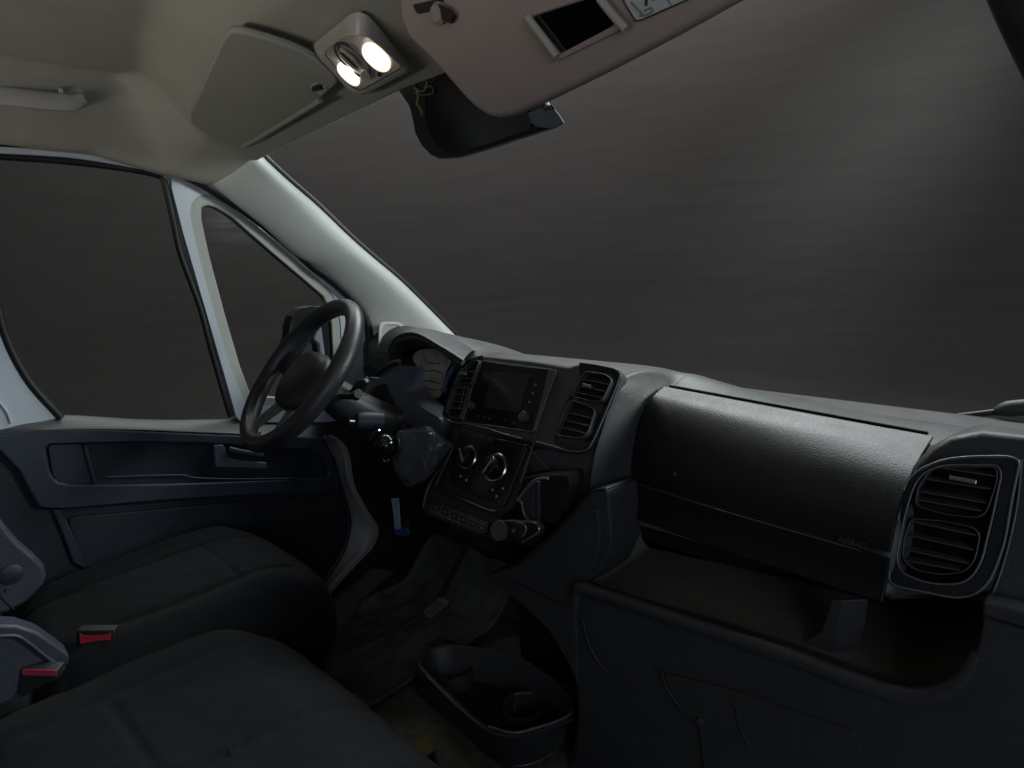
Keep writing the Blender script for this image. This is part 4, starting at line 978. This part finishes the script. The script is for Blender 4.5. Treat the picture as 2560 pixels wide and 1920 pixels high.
top = [(a+b)/2+np.array([0, 0, .004]) for a, b in zip(RI, RO_)]
mid = [(a*.5+b*.5)+np.array([0, 0, .01]) for a, b in zip(RO_, RB_)]
grid('console_shell', [loop(r_) for r_ in (RF, RI, top, RO_, mid, RB_)], m_low, fc, closed=True, sharp=70)
plate('console_floor', loop(RF), (0, 0, .003), m_under, fc, bevel=0)
tube('rim_bead', [p+np.array([0, 0, .003]) for p in (top[6], top[7], top[8], top[9], top[10])], .003, m_trim, fc, n=8)
tube('rim_bead', [RB_[i]+np.array([0, 0, .004]) for i in (7, 8, 9, 10)], .003, m_trim, fc, n=8)
for q in [(1120, 1000), (1560, 1240)]:
    c = PZ(.17)(c8(*q)); lathe('cup_well', [(.044, -.05), (.046, 0), (.048, .002), (.050, -.002), (.050, -.05)], c, (0, 0, 1), m_low, fc, n=40)
for s in [[(1080, 1100), (1140, 1065)], [(1340, 945), (1400, 930)], [(1500, 1170), (1620, 1160)], [(1515, 1180), (1510, 1280)]]:
    tube('well_rib', [PZ(.19)(c8(*q)) for q in s], .003, m_slat, fc, n=8, k=3)
o = plate('cloth_scrap', rad([PZ(.125)(c8(*q)) for q in [(860, 1480), (960, 1440), (1000, 1540), (900, 1600)]], .01), (0, 0, .004), m_amber, None, bevel=.001)
tag(o, 'brownish yellow scrap on the floor between seat and console', 'scrap')

# ------------------------------------------------------------------ seats
def cushion(name, x0, x1, y0, y1, ztop, zbot, m, parent, rx=.05, ryf=.09, bol=.02, seams=(), dome=.022, corner=.0, n=3.0):
    NX, NY = 110, 90; rows = []
    hw, hd = (x1-x0)/2, (y1-y0)/2; cx, cyy = (x0+x1)/2, (y0+y1)/2
    for j in range(NY+1):
        row = []
        for i in range(NX+1):
            u = -1+2*i/NX; v = -1+2*j/NY
            # superelliptic plan mapping
            k = (abs(u)**5+abs(v)**5)**(1/5) or 1; mxx = max(abs(u), abs(v))
            s = mxx/k if k else 1
            x = cx+hw*u*s; y = cyy+hd*v*s
            e = mxx
            drop = (1-math.sqrt(max(0, 1-max(0, (e-.74)/.26)**2)))
            z = ztop+dome*(1-e*e)-drop*.10
            side = ss(.55, .85, abs(u))*(1-ss(.9, 1, abs(u))); z += bol*side*(1-.3*ss(.2, 1, v))
            z -= .035*ss(.45, 1.0, v)
            for (ax_, ay, bx, by, w, dp) in seams:
                dx, dy = bx-ax_, by-ay; L2 = dx*dx+dy*dy; t = max(0, min(1, ((x-ax_)*dx+(y-ay)*dy)/L2))
                dd = math.hypot(x-ax_-dx*t, y-ay-dy*t); z -= dp*math.exp(-(dd/w)**2)
            z += .005*noise.noise(Vector((x*8, y*8, 1.5)))+.0018*noise.noise(Vector((x*28, y*28, 4)))+.0022*noise.noise(Vector((x*45, y*9, 7)))*ss(.5, .9, e)
            row.append((x, y, z))
        rows.append(row)
    # skirts
    bd = [rows[0][i] for i in range(NX)]+[rows[j][NX] for j in range(NY)]+[rows[NY][i] for i in range(NX, 0, -1)]+[rows[j][0] for j in range(NY, 0, -1)]
    vs = [p for r_ in rows for p in r_]; nv = NX+1
    fs = [[j*nv+i, j*nv+i+1, (j+1)*nv+i+1, (j+1)*nv+i] for j in range(NY) for i in range(NX)]
    bi = [i for i in range(NX)]+[j*nv+NX for j in range(NY)]+[NY*nv+i for i in range(NX, 0, -1)]+[j*nv for j in range(NY, 0, -1)]
    prev = bi
    for q, (zz, sc) in enumerate([(.18, 1.012), (.45, 1.014), (.8, .995), (1.0, .96)]):
        base = len(vs)
        for p in bd: vs.append((cx+(p[0]-cx)*sc, cyy+(p[1]-cyy)*sc, p[2]+(zbot-p[2])*zz))
        cur = list(range(base, base+len(bd)))
        for k in range(len(bd)): l = (k+1) % len(bd); fs.append([prev[k], prev[l], cur[l], cur[k]])
        prev = cur
    return mesh(name, vs, fs, m, parent, sharp=80)
ds = thing('driver_seat', "driver's seat in dark grey fabric beside the door", 'seat', (-.58, -.35, .1))
cushion('seat_cushion', -.83, -.34, -.66, -.03, .545, .30, m_seat, ds, seams=((-.71, -.66, -.70, -.12, .008, .010), (-.46, -.66, -.455, -.12, .008, .010), (-.70, -.24, -.46, -.24, .006, .006)))
def backrest(name, x0, x1, y0, z0, h, tilt, th, m, parent):
    rows = []; cx, hw = (x0+x1)/2, (x1-x0)/2
    for j in range(31):
        v = j/30; row = []
        for i in range(48):
            a = 2*math.pi*i/48; k = .6
            u = math.copysign(abs(math.cos(a))**k, math.cos(a)); w = math.copysign(abs(math.sin(a))**k, math.sin(a))
            endf = math.sqrt(max(.02, 1-max(0, (v-.85)/.15)**2.5)); wid = hw*(1-.12*v)*endf
            d = th*(.5+.15*math.sin(math.pi*v))*endf
            bolst = -.025*ss(.55, .9, abs(u)) if w < 0 else 0
            yy = y0-math.tan(R(tilt))*h*v+w*d+bolst-.02*math.sin(math.pi*v)
            row.append((cx+u*wid, yy+.004*noise.noise(Vector((u*3, v*6, 2))), z0+h*v))
        rows.append(row)
    return grid(name, rows, m, parent, closed=True, caps=True, sharp=80)
backrest('seat_back', -.84, -.40, -.70, .48, .72, 14, .13, m_seat, ds)
P = mp(PX(-.335), c7, [(-140, 760), (0, 868), (60, 950), (130, 1030), (220, 1105), (285, 1170), (300, 1230), (280, 1300), (180, 1400), (60, 1470), (-60, 1500), (-140, 1500)])
hg = plate('recliner_cover', P, (-.035, 0, 0), m_seatp, ds, bevel=.008, seg=4)
lathe('recliner_knob', [(.017, -.002), (.017, .004), (.014, .006)], PX(-.335)(c7(70, 1220)), (1, 0, 0), m_door2, hg, n=32)
lathe('screw', [(.003, 0), (.003, .003)], PX(-.334)(c7(50, 1320)), (1, 0, 0), m_chrome, hg, n=12)
tube('cover_seam', mp(PX(-.334), c7, [(-20, 1330), (30, 1390), (90, 1450)]), .0015, m_black, hg, n=6)
plate('seat_base', [(-.80, -.62, .1), (-.38, -.62, .1), (-.38, -.10, .1), (-.80, -.10, .1)], (0, 0, .22), m_under, ds, bevel=.01)

bs = thing('bench_seat', 'dark grey fabric passenger bench cushion in the foreground', 'seat', (.2, -.5, .1))
cushion('seat_cushion', -.46, .86, -.86, -.19, .512, .28, m_seat, bs, bol=.012, seams=((.03, -.55, .055, -.23, .007, .010), (-.29, -.9, -.25, -.28, .007, .007), (.03, -.55, -.25, -.56, .007, .006), (.25, -.9, .26, -.2, .01, .012)))
backrest('seat_back', -.42, .86, -1.02, .45, .72, 14, .13, m_seat, bs)
plate('seat_base', [(-.38, -.80, .1), (.80, -.80, .1), (.80, -.30, .1), (-.38, -.30, .1)], (0, 0, .22), m_under, bs, bevel=.01)
P = mp(PX(-.27), d2, [(-160, 520), (0, 515), (140, 520), (300, 572), (440, 665), (550, 750), (545, 820), (470, 890), (300, 980), (140, 1060), (100, 1110), (0, 1155), (-160, 1190)])
h2 = plate('hinge_cover', P, (-.045, 0, 0), m_seatp, bs, bevel=.012, seg=5)
tube('cover_bead', mp(PX(-.266), d2, [(-80, 610), (120, 600), (230, 660), (370, 770), (500, 860)]), .003, m_seatp, h2, n=8)

def buckle(label, plane, crop, redL, bodyL, nrm, red):
    b = thing('seat_belt_buckle', label, 'buckle', plane(crop(*bodyL[0])), 'seat belt buckles')
    plate('buckle_body', rad(mp(plane, crop, bodyL), .004), nrm, m_dash2, b, bevel=.003)
    up_ = [p-unit(nrm)*.0015 for p in rad(mp(plane, crop, redL), .002)]
    plate('release_button', up_, nrm*.3, red, b, bevel=.001)
    return b
bv = np.array([-.018, .012, 0])
buckle('black buckle with bright red button between the two seats', PL((-.40, -.52, .60), (.8, -.6, .25)), d2,
       [(628, 575), (660, 595), (840, 592), (880, 570), (872, 655), (635, 658)], [(600, 560), (905, 555), (890, 760), (800, 860), (640, 880), (600, 720)], bv, m_red)
buckle('grey buckle with dull red edge beside the bench hinge cover', PL((-.235, -.62, .64), (.8, -.6, .25)), d2,
       [(172, 858), (450, 868), (446, 918), (176, 908)], [(165, 850), (462, 865), (450, 960), (330, 990), (190, 1080), (140, 1090)], bv, mat('buckle_dull_red', (.30,.03,.06), .4))

# ------------------------------------------------------------------ wiper outside
wi = thing('windscreen_wiper', 'dark wiper arm rising outside the glass at the right', 'wiper', (1.0, 1.0, .95))
tube('arm', mp(PY(.98), None, [(1905, 905), (1960, 907), (2010, 904), (2090, 897), (2160, 889), (2260, 880)]), [.004, .006, .007, .008], mat('wiper_green_grey', (.06,.075,.072), .5), wi)
tube('blade_link', mp(PY(.975), None, [(2150, 889), (2180, 883), (2260, 876)]), [.009, .018, .018], mat('wiper_joint', (.06,.075,.072), .5), wi)
tube('blade', mp(PY(1.0), None, [(1900, 903), (2000, 908), (2060, 922)]), .010, m_black, wi)
